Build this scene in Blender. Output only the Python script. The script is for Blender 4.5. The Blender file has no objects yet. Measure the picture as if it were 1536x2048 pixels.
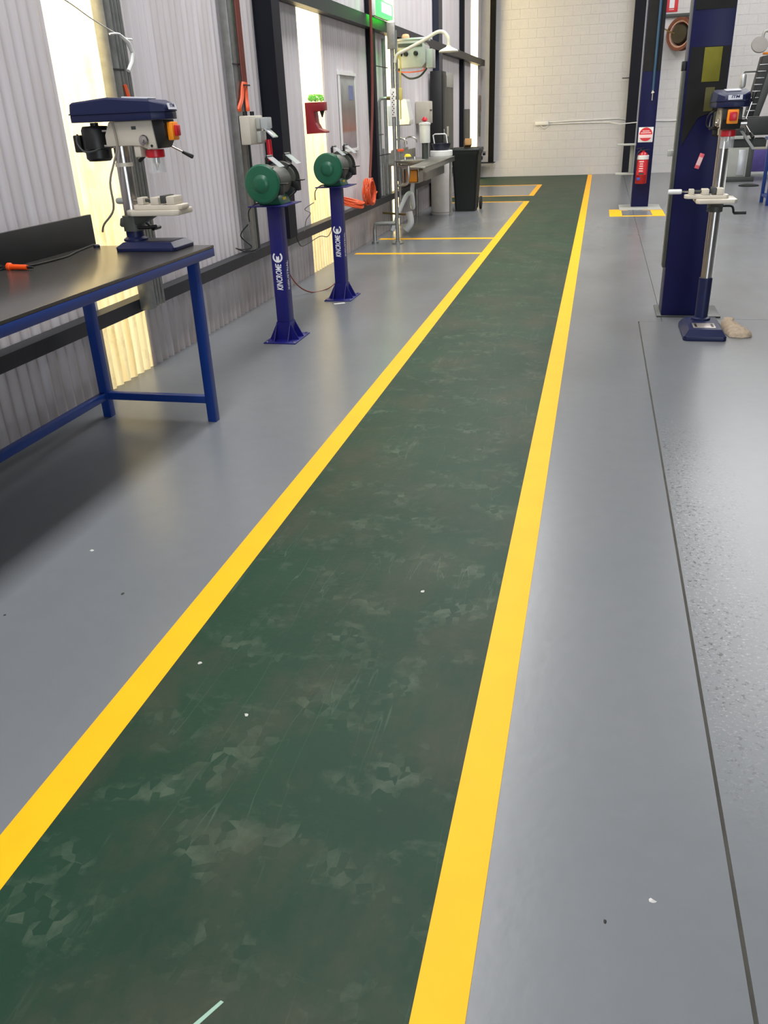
import bpy, bmesh, math, random
from mathutils import Vector, Matrix
random.seed(7)
PI = math.pi
S = bpy.context.scene
COL = S.collection

# ------------------------------------------------------------------ camera
def camera():
    f_px, yaw, pitch, roll = 1646.34, -0.2523, 0.4485, -0.0426
    cy, sy, cp, sp = math.cos(yaw), math.sin(yaw), math.cos(pitch), math.sin(pitch)
    fwd = Vector((sy*cp, cy*cp, -sp)); right = Vector((cy, -sy, 0)); up = right.cross(fwd)
    r2 = math.cos(roll)*right + math.sin(roll)*up
    u2 = -math.sin(roll)*right + math.cos(roll)*up
    cd = bpy.data.cameras.new('camera'); c = bpy.data.objects.new('camera', cd); COL.objects.link(c)
    m = Matrix((( r2.x, u2.x, -fwd.x, 0), (r2.y, u2.y, -fwd.y, 0), (r2.z, u2.z, -fwd.z, 1.5), (0, 0, 0, 1)))
    c.matrix_world = m
    cd.sensor_fit = 'VERTICAL'; cd.sensor_height = 36.0
    cd.lens = f_px/2048*36.0
    cd.clip_start = 0.05; cd.clip_end = 200
    S.camera = c
camera()

# ------------------------------------------------------------------ light
S.view_settings.view_transform = 'Standard'; S.view_settings.look = 'None'
S.view_settings.gamma = 1.0; S.view_settings.use_curve_mapping = False
S.view_settings.exposure = 0.09
w = bpy.data.worlds.new('overcast_sky'); S.world = w; w.use_nodes = True
wn = w.node_tree.nodes; wl = w.node_tree.links
bg = wn['Background']; bg.inputs['Strength'].default_value = 11.0
bg.inputs['Color'].default_value = (1.0, 0.98, 0.955, 1)

def area(name, loc, sx, sy, power, color=(1, 1, 1)):
    l = bpy.data.lights.new(name, 'AREA'); l.shape = 'RECTANGLE'; l.size = sx; l.size_y = sy
    l.energy = power; l.color = color
    o = bpy.data.objects.new(name, l); COL.objects.link(o); o.location = loc
    return o
# rooflight strips of the workshop roof (they face straight down)
area('rooflight', (-1.4, 7.0, 6.3), 1.2, 20, 900, (1.0, 0.995, 0.985))
area('rooflight', (3.7, 15.0, 6.3), 2.6, 12, 520, (1.0, 0.995, 0.985))
# daylight through the open roller door behind the camera
d_ = area('roller_door_daylight', (4.5, -6.35, 2.2), 5.0, 4.2, 400, (0.84, 0.92, 1.0)); d_.rotation_euler = (math.radians(90), 0, 0)

# ------------------------------------------------------------------ materials
def lin(c):
    return tuple(((x/255)/12.92 if x/255 <= .04045 else ((x/255+.055)/1.055)**2.4) for x in c)
MATS = {}
def mat(name, rgb, rough=0.5, metal=0.0, var=0.06, scale=9.0, bump=0.0, bscale=60.0, trans=0.0, alpha=1.0, emit=0.0, spec=0.5, rvar=0.0):
    if name in MATS: return MATS[name]
    m = bpy.data.materials.new(name); m.use_nodes = True
    nt = m.node_tree; n = nt.nodes; l = nt.links; b = n['Principled BSDF']
    c = lin(rgb)
    tc = n.new('ShaderNodeTexCoord'); nz = n.new('ShaderNodeTexNoise'); nz.inputs['Scale'].default_value = scale
    nz.inputs['Detail'].default_value = 5
    l.new(tc.outputs['Object'], nz.inputs['Vector'])
    mr = n.new('ShaderNodeMapRange'); mr.inputs['From Min'].default_value = .3; mr.inputs['From Max'].default_value = .7
    mr.inputs['To Min'].default_value = 1-var; mr.inputs['To Max'].default_value = 1+var
    l.new(nz.outputs['Fac'], mr.inputs['Value'])
    mx = n.new('ShaderNodeVectorMath'); mx.operation = 'SCALE'; mx.inputs[0].default_value = c
    l.new(mr.outputs['Result'], mx.inputs['Scale'])
    l.new(mx.outputs['Vector'], b.inputs['Base Color'])
    b.inputs['Roughness'].default_value = rough; b.inputs['Metallic'].default_value = metal
    b.inputs['Specular IOR Level'].default_value = spec
    if rvar:
        m2 = n.new('ShaderNodeMapRange'); m2.inputs['From Min'].default_value = .3; m2.inputs['From Max'].default_value = .7
        m2.inputs['To Min'].default_value = max(0, rough-rvar); m2.inputs['To Max'].default_value = rough+rvar
        l.new(nz.outputs['Fac'], m2.inputs['Value']); l.new(m2.outputs['Result'], b.inputs['Roughness'])
    if trans: b.inputs['Transmission Weight'].default_value = trans
    if alpha < 1: b.inputs['Alpha'].default_value = alpha
    if emit:
        b.inputs['Emission Color'].default_value = (*c, 1); b.inputs['Emission Strength'].default_value = emit
    if bump:
        nb = n.new('ShaderNodeTexNoise'); nb.inputs['Scale'].default_value = bscale; l.new(tc.outputs['Object'], nb.inputs['Vector'])
        bp = n.new('ShaderNodeBump'); bp.inputs['Strength'].default_value = bump; bp.inputs['Distance'].default_value = .01
        l.new(nb.outputs['Fac'], bp.inputs['Height']); l.new(bp.outputs['Normal'], b.inputs['Normal'])
    MATS[name] = m
    return m

def ramp(n, l, src, a, b_, ca=(0, 0, 0, 1), cb=(1, 1, 1, 1)):
    r = n.new('ShaderNodeValToRGB'); r.color_ramp.elements[0].position = a; r.color_ramp.elements[1].position = b_
    r.color_ramp.elements[0].color = ca; r.color_ramp.elements[1].color = cb
    l.new(src, r.inputs['Fac']); return r
def noise(n, l, vec, scale, detail=5, rough=.55, dist=0.0):
    z = n.new('ShaderNodeTexNoise'); z.inputs['Scale'].default_value = scale; z.inputs['Detail'].default_value = detail
    z.inputs['Roughness'].default_value = rough; z.inputs['Distortion'].default_value = dist
    l.new(vec, z.inputs['Vector']); return z
def mapping(n, l, vec, sc=(1, 1, 1), rot=(0, 0, 0), loc=(0, 0, 0)):
    mp = n.new('ShaderNodeMapping'); mp.inputs['Scale'].default_value = sc; mp.inputs['Rotation'].default_value = rot; mp.inputs['Location'].default_value = loc
    l.new(vec, mp.inputs['Vector']); return mp
def mixc(n, l, fac, a, b_):
    x = n.new('ShaderNodeMix'); x.data_type = 'RGBA'
    if hasattr(fac, 'node'): l.new(fac, x.inputs['Factor'])
    else: x.inputs['Factor'].default_value = fac
    for s, v in ((x.inputs[6], a), (x.inputs[7], b_)):
        if hasattr(v, 'node'): l.new(v, s)
        else: s.default_value = (*v, 1)
    return x.outputs[2]
def mul(n, l, a, b_):
    x = n.new('ShaderNodeMath'); x.operation = 'MULTIPLY'
    for s, v in ((x.inputs[0], a), (x.inputs[1], b_)):
        if hasattr(v, 'node'): l.new(v, s)
        else: s.default_value = v
    return x.outputs[0]

def floor_material():
    m = bpy.data.materials.new('grey_floor_paint'); m.use_nodes = True
    n = m.node_tree.nodes; l = m.node_tree.links; b = n['Principled BSDF']
    tc = n.new('ShaderNodeTexCoord'); V = tc.outputs['Object']
    big = noise(n, l, V, .8, 4); fine = noise(n, l, V, 14, 6)
    c = mixc(n, l, ramp(n, l, big.outputs['Fac'], .1, .9).outputs['Color'], lin((110, 115, 120)), lin((123, 126, 130)))
    c = mixc(n, l, mul(n, l, ramp(n, l, fine.outputs['Fac'], .1, .9).outputs['Color'], .3), c, lin((103, 106, 109)))
    # worn bare specks beside the slab joint on the right
    sep = n.new('ShaderNodeSeparateXYZ'); l.new(V, sep.inputs['Vector'])
    def band(sock, a0, a1, a2, a3):
        r1 = n.new('ShaderNodeMapRange'); r1.inputs['From Min'].default_value = a0; r1.inputs['From Max'].default_value = a1
        r2 = n.new('ShaderNodeMapRange'); r2.inputs['From Min'].default_value = a3; r2.inputs['From Max'].default_value = a2
        l.new(sock, r1.inputs['Value']); l.new(sock, r2.inputs['Value'])
        return mul(n, l, r1.outputs['Result'], r2.outputs['Result'])
    reg = mul(n, l, band(sep.outputs['X'], .385, .40, .46, .72), band(sep.outputs['Y'], 1.5, 2.2, 3.3, 4.6))
    sp = noise(n, l, V, 58, 3, .7)
    pat = noise(n, l, V, 5, 3)
    thr = ramp(n, l, sp.outputs['Fac'], .565, .61)
    m1 = mul(n, l, mul(n, l, thr.outputs['Color'], reg), ramp(n, l, pat.outputs['Fac'], .4, .55).outputs['Color'])
    c = mixc(n, l, m1, c, lin((52, 52, 50)))
    thr2 = ramp(n, l, noise(n, l, mapping(n, l, V, (1, 1.6, 1), loc=(3, 1, 0)).outputs['Vector'], 70, 3, .7).outputs['Fac'], .58, .63)
    m2 = mul(n, l, mul(n, l, thr2.outputs['Color'], reg), .8)
    c = mixc(n, l, m2, c, lin((170, 170, 170)))
    # faint brown drag stains round the lift posts
    st = noise(n, l, mapping(n, l, V, (1.6, .7, 1)).outputs['Vector'], 1.3, 3, .5)
    sreg = band(sep.outputs['Y'], 4.2, 6.5, 16, 22)
    c = mixc(n, l, mul(n, l, mul(n, l, ramp(n, l, st.outputs['Fac'], .3, .9).outputs['Color'], sreg), .5), c, lin((94, 88, 82)))
    l.new(c, b.inputs['Base Color'])
    rr = n.new('ShaderNodeMapRange'); rr.inputs['From Min'].default_value = .05; rr.inputs['From Max'].default_value = .95
    rr.inputs['To Min'].default_value = .21; rr.inputs['To Max'].default_value = .33
    b.inputs['Roughness'].default_value = .27
    bp = n.new('ShaderNodeBump'); bp.inputs['Strength'].default_value = .12; bp.inputs['Distance'].default_value = .003
    l.new(noise(n, l, V, 26, 4).outputs['Fac'], bp.inputs['Height']); l.new(bp.outputs['Normal'], b.inputs['Normal'])
    b.inputs['Specular IOR Level'].default_value = .42
    return m
def green_material():
    m = bpy.data.materials.new('green_walkway_paint'); m.use_nodes = True
    n = m.node_tree.nodes; l = m.node_tree.links; b = n['Principled BSDF']
    V = n.new('ShaderNodeTexCoord').outputs['Object']
    a1 = noise(n, l, V, 1.5, 4); a2 = noise(n, l, mapping(n, l, V, (.8, 1.1, 1), (0, 0, .3)).outputs['Vector'], 5.5, 7, .62, .4)
    c = mixc(n, l, ramp(n, l, a1.outputs['Fac'], .3, .7).outputs['Color'], lin((24, 52, 38)), lin((30, 62, 46)))
    # dusty scuffs, broken up into tread-like blocks
    vo = n.new('ShaderNodeTexVoronoi'); vo.inputs['Scale'].default_value = 36; l.new(mapping(n, l, V, (1, .8, 1), (0, 0, .6)).outputs['Vector'], vo.inputs['Vector'])
    sepc = n.new('ShaderNodeSeparateColor'); l.new(vo.outputs['Color'], sepc.inputs['Color'])
    sc = mul(n, l, ramp(n, l, a2.outputs['Fac'], .5, .66).outputs['Color'], ramp(n, l, sepc.outputs['Red'], .25, .9).outputs['Color'])
    c = mixc(n, l, mul(n, l, sc, .6), c, lin((84, 98, 82)))
    br = noise(n, l, mapping(n, l, V, (1, .6, 1), loc=(7, 2, 0)).outputs['Vector'], 2.6, 6, .65)
    c = mixc(n, l, mul(n, l, ramp(n, l, br.outputs['Fac'], .46, .66).outputs['Color'], .6), c, lin((66, 66, 54)))
    # long thin scratches
    wv = n.new('ShaderNodeTexNoise'); wv.inputs['Scale'].default_value = 1.0; wv.inputs['Detail'].default_value = 3
    l.new(mapping(n, l, V, (9, .55, 1), (0, 0, -.9)).outputs['Vector'], wv.inputs['Vector'])
    ln = ramp(n, l, wv.outputs['Fac'], .497, .503); ln.color_ramp.elements.new(.5).color = (1, 1, 1, 1)
    ln.color_ramp.elements[0].color = (0, 0, 0, 1); ln.color_ramp.elements[2].color = (0, 0, 0, 1)
    c = mixc(n, l, mul(n, l, mul(n, l, ln.outputs['Color'], ramp(n, l, a1.outputs['Fac'], .45, .6).outputs['Color']), .35), c, lin((96, 116, 100)))
    l.new(c, b.inputs['Base Color'])
    rr = n.new('ShaderNodeMapRange'); rr.inputs['From Min'].default_value = .3; rr.inputs['From Max'].default_value = .7
    rr.inputs['To Min'].default_value = .4; rr.inputs['To Max'].default_value = .56
    b.inputs['Specular IOR Level'].default_value = .14
    b.inputs['Roughness'].default_value = .47
    bp = n.new('ShaderNodeBump'); bp.inputs['Strength'].default_value = .2; bp.inputs['Distance'].default_value = .004
    l.new(noise(n, l, V, 40, 4).outputs['Fac'], bp.inputs['Height']); l.new(bp.outputs['Normal'], b.inputs['Normal'])
    return m
def sheet_material():
    m = bpy.data.materials.new('offwhite_cladding'); m.use_nodes = True
    n = m.node_tree.nodes; l = m.node_tree.links; b = n['Principled BSDF']
    V = n.new('ShaderNodeTexCoord').outputs['Object']
    a = noise(n, l, mapping(n, l, V, (1, 3, .35)).outputs['Vector'], 2.2, 6)
    c = mixc(n, l, ramp(n, l, a.outputs['Fac'], .35, .75).outputs['Color'], lin((222, 217, 221)), lin((206, 198, 198)))
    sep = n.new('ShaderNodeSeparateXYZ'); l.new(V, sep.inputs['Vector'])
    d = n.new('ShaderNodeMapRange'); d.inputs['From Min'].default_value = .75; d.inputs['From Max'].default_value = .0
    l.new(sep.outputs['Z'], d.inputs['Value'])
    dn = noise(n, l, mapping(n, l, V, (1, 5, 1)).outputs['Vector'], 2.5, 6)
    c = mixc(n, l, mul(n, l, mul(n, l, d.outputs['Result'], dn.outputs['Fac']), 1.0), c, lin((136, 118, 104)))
    l.new(c, b.inputs['Base Color']); b.inputs['Roughness'].default_value = .45
    return m
def translucent_material():
    m = bpy.data.materials.new('translucent_fibreglass'); m.use_nodes = True
    n = m.node_tree.nodes; l = m.node_tree.links; n.remove(n['Principled BSDF']); out = n['Material Output']
    V = n.new('ShaderNodeTexCoord').outputs['Object']
    st = noise(n, l, mapping(n, l, V, (1, 9, .8)).outputs['Vector'], 1.8, 7, .6)
    blot = noise(n, l, V, 7, 6, .6)
    c = mixc(n, l, ramp(n, l, st.outputs['Fac'], .4, .75).outputs['Color'], lin((242, 226, 178)), lin((230, 200, 136)))
    c = mixc(n, l, mul(n, l, ramp(n, l, blot.outputs['Fac'], .56, .76).outputs['Color'], .5), c, lin((176, 150, 96)))
    t = n.new('ShaderNodeBsdfTranslucent'); l.new(c, t.inputs['Color'])
    d = n.new('ShaderNodeBsdfDiffuse'); l.new(c, d.inputs['Color'])
    x = n.new('ShaderNodeMixShader'); x.inputs['Fac'].default_value = .25
    l.new(t.outputs[0], x.inputs[1]); l.new(d.outputs[0], x.inputs[2]); l.new(x.outputs[0], out.inputs['Surface'])
    return m
M_FLOOR = floor_material(); M_GREEN = green_material(); M_SHEET = sheet_material(); M_TRANS = translucent_material()
M_YEL = mat('yellow_line_paint', (255, 182, 0), .5, spec=.25, var=.035, scale=6)
M_CONC = mat('bare_concrete', (72, 70, 64), .9, var=.2)
M_JOINT = mat('block_mortar', (200, 197, 195), .8)
M_BLOCK = mat('white_painted_block', (209, 207, 207), .6, var=.03, scale=3, bump=.3, bscale=45)
M_ROOF = mat('roof_lining', (112, 110, 106), .8, var=.05)
M_WHITEWALL = mat('white_wall_paint', (214, 211, 206), .7, var=.03)
M_GIRT = mat('charcoal_steel', (34, 36, 42), .5, var=.15)
M_COLN = mat('navy_black_steel', (14, 16, 28), .6, var=.15, spec=.25)
M_BLACKST = mat('black_steel', (11, 11, 12), .8, var=.1, spec=.2)
M_NAVYCOL = mat('navy_column_paint', (24, 32, 54), .45, var=.12)
M_BENCHBLUE = mat('blue_bench_paint', (8, 52, 128), .4, var=.06)
M_TOP = mat('charcoal_bench_top', (58, 56, 54), .26, var=.08, scale=4)
M_BOARD = mat('black_splash_board', (28, 28, 30), .5, var=.15)
M_STANDBLUE = mat('royal_blue_paint', (14, 15, 104), .42, var=.06)
M_LIFT = mat('navy_lift_paint', (17, 19, 68), .42, var=.08, spec=.25)
M_LIFTDARK = mat('dark_grey_lift_panel', (34, 34, 34), .7, var=.15, spec=.2)
M_DRILLNAVY = mat('navy_machine_paint', (28, 34, 70), .42, var=.06, spec=.3)
M_CREAM = mat('cream_machine_paint', (206, 198, 182), .4, var=.05)
M_BLACK = mat('black_plastic', (18, 18, 19), .45, var=.2)
M_RUB = mat('black_rubber', (26, 26, 27), .7, var=.2)
M_STEEL = mat('polished_steel', (190, 186, 182), .25, 1.0, var=.06)
M_GALV = mat('galvanised_steel', (150, 152, 150), .42, .75, var=.12, scale=22)
M_STAIN = mat('stainless_steel', (165, 165, 158), .3, .9, var=.08)
M_ORANGE = mat('orange_plastic', (245, 84, 22), .4, var=.05)
M_CABLEOR = mat('orange_cable_sheath', (226, 92, 48), .5, var=.1)
M_CABLERED = mat('red_brown_cable_sheath', (112, 54, 42), .5, var=.1)
M_SWOR = mat('orange_switch_plastic', (250, 150, 24), .4)
M_RED = mat('red_plastic', (200, 24, 40), .35, var=.06)
M_DKRED = mat('dark_red_enamel', (140, 22, 32), .4, var=.06)
M_EXT = mat('extinguisher_red', (170, 22, 30), .3, var=.05)
M_WHITE = mat('white_plastic', (232, 232, 230), .4, var=.03)
M_PVC = mat('white_pvc', (222, 226, 230), .4, var=.03)
M_LABEL = mat('white_print', (240, 240, 244), .5, var=.02)
M_SILVERLAB = mat('silver_label', (206, 208, 218), .35, var=.04)
M_GREENM = mat('green_machine_enamel', (26, 92, 68), .35, var=.07)
M_GREYGRN = mat('dark_grey_casting', (72, 74, 68), .5, var=.14)
M_CLEAR = mat('clear_polycarbonate', (225, 230, 232), .1, var=.02, alpha=.2)
M_FROST = mat('smoky_clear_plastic', (205, 210, 212), .15, var=.03, alpha=.55)
M_PLUG = mat('lime_foam', (140, 236, 60), .8, var=.2, scale=60)
M_BRASS = mat('old_brass', (126, 112, 66), .4, .7, var=.2)
M_BEIGEBOX = mat('beige_grey_plastic', (196, 190, 176), .45, var=.04)
M_GREYCAB = mat('light_grey_enamel', (168, 170, 164), .4, var=.05)
M_DKGREY = mat('dark_grey_enamel', (62, 66, 64), .45, var=.1)
M_BINGRN = mat('bin_black_green', (18, 24, 22), .5, var=.15)
M_CARD = mat('brown_cardboard', (176, 134, 84), .8, var=.1)
M_ALU = mat('brushed_aluminium', (200, 202, 204), .35, .6, var=.05)
M_YELPL = mat('yellow_plastic', (238, 206, 30), .45, var=.06)
M_YELROD = mat('pale_yellow_rod', (206, 196, 106), .5, var=.08)
M_SHOWER = mat('pale_green_white_enamel', (226, 226, 206), .35, var=.04)
M_RAG = mat('tan_rag_cloth', (188, 170, 148), .95, var=.2, scale=30, bump=.6, bscale=70)
M_PURPLE = mat('purple_enamel', (96, 84, 158), .5, var=.12)
M_BLUECYL = mat('steel_blue_tube', (60, 88, 116), .3, .3, var=.08)
M_YELSIGN = mat('yellow_sign_print', (122, 118, 42), .7, spec=.2, var=.1, scale=14)
M_PINK = mat('pink_red_print', (244, 112, 124), .5, var=.05)
M_PALE = mat('pale_pink_print', (250, 214, 214), .5, var=.05)
M_SIGNRED = mat('sign_red', (218, 52, 60), .5, var=.04)
M_HOSE = mat('pinkish_hose', (206, 168, 152), .55, var=.1)
M_REELRED = mat('red_brown_reel', (104, 46, 36), .5, var=.12)
M_DKBROWN = mat('dark_brown_hub', (46, 40, 28), .6, var=.2)
M_ORSOAP = mat('amber_plastic', (224, 140, 20), .4, var=.06)
M_TUB = mat('dark_navy_plastic', (22, 26, 48), .45, var=.1)
M_WHITEDRUM = mat('white_drum_plastic', (236, 232, 230), .45, var=.05)
M_FLAKE = mat('pale_debris', (205, 204, 200), .7, var=.1)
M_FLAKEDK = mat('dark_debris', (50, 50, 48), .8, var=.1)
M_CABGREY = mat('pale_grey_cable', (150, 142, 128), .5, var=.08)
M_BLUEPR = mat('blue_print', (62, 84, 176), .5, var=.05)
M_STAINPLATE = mat('ground_plate_steel', (160, 152, 146), .4, .6, var=.1)
M_PEACH = mat('peach_cloth', (238, 190, 150), .8, var=.1)
M_SCREEN = mat('light_screen_sheet', (110, 112, 96), .6, var=.1)
M_GRASS = mat('outside_ground', (120, 116, 96), .9, var=.2)

# ------------------------------------------------------------------ mesh builder
def frame_z(d):
    d = Vector(d).normalized(); a = Vector((0, 0, 1)) if abs(d.z) < .95 else Vector((1, 0, 0))
    x = a.cross(d).normalized(); y = d.cross(x)
    return x, y, d
class MB:
    def __init__(s): s.bm = bmesh.new()
    def bx(s, x0, x1, y0, y1, z0, z1, bev=0.0, M=None, seg=2):
        t = bmesh.new()
        v = [t.verts.new((x, y, z)) for z in (z0, z1) for y in (y0, y1) for x in (x0, x1)]
        for q in ((0, 2, 3, 1), (4, 5, 7, 6), (0, 1, 5, 4), (2, 6, 7, 3), (0, 4, 6, 2), (1, 3, 7, 5)): t.faces.new([v[i] for i in q])
        if bev: bmesh.ops.bevel(t, geom=t.edges[:], offset=bev, segments=seg, affect='EDGES', profile=.5)
        s.merge(t, M); return s
    def merge(s, t, M=None):
        if M is not None: bmesh.ops.transform(t, matrix=M, verts=t.verts)
        me = bpy.data.meshes.new('t'); t.to_mesh(me); t.free(); s.bm.from_mesh(me); bpy.data.meshes.remove(me)
    def cyl(s, p0, p1, r0, r1=None, n=18, bev=0):
        r1 = r0 if r1 is None else r1
        p0, p1 = Vector(p0), Vector(p1); x, y, d = frame_z(p1-p0)
        A = [s.bm.verts.new(p0+r0*(math.cos(2*PI*i/n)*x+math.sin(2*PI*i/n)*y)) for i in range(n)]
        B = [s.bm.verts.new(p1+r1*(math.cos(2*PI*i/n)*x+math.sin(2*PI*i/n)*y)) for i in range(n)]
        for i in range(n): s.bm.faces.new((A[i], A[(i+1) % n], B[(i+1) % n], B[i]))
        s.bm.faces.new(A[::-1]); s.bm.faces.new(B); return s
    def tube(s, pts, r, n=8, closed=False, smooth=0):
        P = [Vector(p) for p in pts]
        if smooth and not closed:
            Q = []
            for i in range(len(P)-1):
                a, b, c, d = P[max(i-1, 0)], P[i], P[i+1], P[min(i+2, len(P)-1)]
                for k in range(smooth):
                    u = k/smooth
                    Q.append(.5*((2*b)+(c-a)*u+(2*a-5*b+4*c-d)*u*u+(3*b-a-3*c+d)*u**3))
            Q.append(P[-1]); P = Q
        rings = []; px = None
        N = len(P)
        for i in range(N):
            d = (P[(i+1) % N]-P[i-1]) if closed else (P[min(i+1, N-1)]-P[max(i-1, 0)])
            d.normalize()
            if px is None: x, y, _ = frame_z(d)
            else:
                x = px-d*px.dot(d)
                x = x.normalized() if x.length > 1e-6 else frame_z(d)[0]
                y = d.cross(x)
            px = x
            rr = r[i] if isinstance(r, (list, tuple)) else r
            rings.append([s.bm.verts.new(P[i]+rr*(math.cos(2*PI*k/n)*x+math.sin(2*PI*k/n)*y)) for k in range(n)])
        for i in range(N if closed else N-1):
            a, b = rings[i], rings[(i+1) % N]
            for k in range(n): s.bm.faces.new((a[k], a[(k+1) % n], b[(k+1) % n], b[k]))
        if not closed: s.bm.faces.new(rings[0][::-1]); s.bm.faces.new(rings[-1])
        return s
    def prism(s, poly, axis, a, b, bev=0.0):
        # poly in the plane of the two other axes (in xyz order)
        def P(u, v, t):
            return {'x': (t, u, v), 'y': (u, t, v), 'z': (u, v, t)}[axis]
        t = bmesh.new()
        A = [t.verts.new(P(u, v, a)) for u, v in poly]; B = [t.verts.new(P(u, v, b)) for u, v in poly]
        n = len(poly)
        t.faces.new(A); t.faces.new(B[::-1])
        for i in range(n): t.faces.new((A[i], B[i], B[(i+1) % n], A[(i+1) % n]))
        bmesh.ops.recalc_face_normals(t, faces=t.faces)
        if bev: bmesh.ops.bevel(t, geom=t.edges[:], offset=bev, segments=2, affect='EDGES', profile=.5)
        s.merge(t); return s
    def lathe(s, prof, base=(0, 0, 0), d=(0, 0, 1), n=24):
        base = Vector(base); x, y, d = frame_z(d); rings = []
        for r, h in prof:
            if r < 1e-5: rings.append([s.bm.verts.new(base+d*h)])
            else: rings.append([s.bm.verts.new(base+d*h+r*(math.cos(2*PI*k/n)*x+math.sin(2*PI*k/n)*y)) for k in range(n)])
        for a, b in zip(rings, rings[1:]):
            for k in range(n):
                k2 = (k+1) % n
                if len(a) == 1 and len(b) == 1: continue
                if len(a) == 1: s.bm.faces.new((a[0], b[k2], b[k]))
                elif len(b) == 1: s.bm.faces.new((a[k], a[k2], b[0]))
                else: s.bm.faces.new((a[k], a[k2], b[k2], b[k]))
        return s
    def arcplate(s, cx, cz, r0, r1, a0, a1, y0, y1, n=20):
        # solid ring sector round the y axis (angles in degrees, in the x-z plane)
        R = []
        for i in range(n+1):
            a = math.radians(a0+(a1-a0)*i/n); c, q = math.cos(a), math.sin(a)
            R.append([s.bm.verts.new((cx+r*c, y, cz+r*q)) for r, y in ((r0, y0), (r1, y0), (r1, y1), (r0, y1))])
        for a, b in zip(R, R[1:]):
            for k in range(4): s.bm.faces.new((a[k], a[(k+1) % 4], b[(k+1) % 4], b[k]))
        s.bm.faces.new(R[0][::-1]); s.bm.faces.new(R[-1]); return s
    def xf(s, M): bmesh.ops.transform(s.bm, matrix=M, verts=s.bm.verts); return s
    def build(s, name, m, parent=None, ang=35):
        bmesh.ops.recalc_face_normals(s.bm, faces=s.bm.faces)
        me = bpy.data.meshes.new(name); s.bm.to_mesh(me); s.bm.free()
        me.shade_smooth(); me.set_sharp_from_angle(angle=math.radians(ang))
        me.materials.append(m)
        o = bpy.data.objects.new(name, me); COL.objects.link(o)
        if parent: o.parent = parent
        return o
def tag(o, label=None, cat=None, group=None, kind=None):
    if label: o['label'] = label
    if cat: o['category'] = cat
    if group: o['group'] = group
    if kind: o['kind'] = kind
    return o
def thing(name, label, cat, loc=(0, 0, 0), rz=0, group=None):
    o = bpy.data.objects.new(name, None); COL.objects.link(o); o.empty_display_size = .1
    o.location = loc; o.rotation_euler = (0, 0, rz)
    return tag(o, label, cat, group)
def struct(name, label=None):
    o = bpy.data.objects.new(name, None); COL.objects.link(o); tag(o, label, kind='structure'); return o
def copy_tree(o, parent=None):
    c = o.copy(); COL.objects.link(c)
    if parent: c.parent = parent
    for ch in list(o.children): copy_tree(ch, c)
    return c
def text(body, size, m, parent, M, name='lettering', sx=1.0, thick=.0006, off=0.0, shear=0.0):
    cu = bpy.data.curves.new('t', 'FONT'); cu.body = body; cu.size = size; cu.extrude = thick; cu.align_x = 'CENTER'; cu.align_y = 'CENTER'
    cu.offset = off; cu.shear = shear; cu.resolution_u = 3
    t = bpy.data.objects.new('t', cu); COL.objects.link(t)
    dg = bpy.context.evaluated_depsgraph_get(); me = bpy.data.meshes.new_from_object(t.evaluated_get(dg))
    bpy.data.objects.remove(t); bpy.data.curves.remove(cu)
    me.transform(M @ Matrix.Diagonal((sx, 1, 1, 1))); me.materials.clear(); me.materials.append(m); me.name = name
    o = bpy.data.objects.new(name, me); COL.objects.link(o); o.parent = parent
    return o
def basis(x, y, loc):
    x, y = Vector(x).normalized(), Vector(y).normalized(); z = x.cross(y)
    return Matrix(((x.x, y.x, z.x, loc[0]), (x.y, y.y, z.y, loc[1]), (x.z, y.z, z.z, loc[2]), (0, 0, 0, 1)))

# ------------------------------------------------------------------ floor
fl = MB().bx(-3.2, 14, -6.5, 22.8, -.12, -.006).build('floor', M_CONC); tag(fl, kind='structure')
def slab(poly, label=None):
    o = MB().prism(poly, 'z', -.0058, 0).build('concrete_slab', M_FLOOR, fl); tag(o, label); return o
slab([(-3.2, -6.5), (.376, -6.5), (.376, 6.604), (.550, 6.614), (.598, 22.8), (-3.2, 22.8)])
slab([(.385, -6.5), (14, -6.5), (14, 6.712), (.557, 6.712), (.5555, 6.6095), (.385, 6.600)])
slab([(.555, 6.717), (14, 6.717), (14, 22.8), (.602, 22.8)])
XL0, XL1, XR0, XR1, YB = -1.270, -1.170, -.232, -.132, 22.36
g = MB()
g.bx(XL1, XR0, -2, YB, 0, .0012)
g.bx(-2.88, XL1, 16.07, 17.10, 0, .0012)
g.bx(-2.88, XL1, 19.70, YB, 0, .0012)
tag(g.build('green_walkway', M_GREEN, fl), 'dark green painted walkway')
def line(x0, x1, y0, y1): MB().bx(x0, x1, y0, y1, 0, .0018).build('yellow_line', M_YEL, fl)
line(XL0, XL1, -2, 16.07); line(XR0, XR1, -2, YB)
line(-2.80, XL0, 9.95, 10.05); line(-2.80, XL0, 11.21, 11.33); line(-2.88, XL0, 15.98, 16.07)
line(XL0, XL1, 17.10, 19.70); line(-2.88, XL0, 17.10, 17.20); line(-2.88, XL0, 19.58, 19.70)
line(.215, 1.02, 13.50, 13.60); line(.215, .40, 13.60, 14.44); line(.84, 1.02, 13.60, 14.44)
line(.40, .50, 14.30, 14.44); line(.72, .84, 14.30, 14.44)

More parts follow.
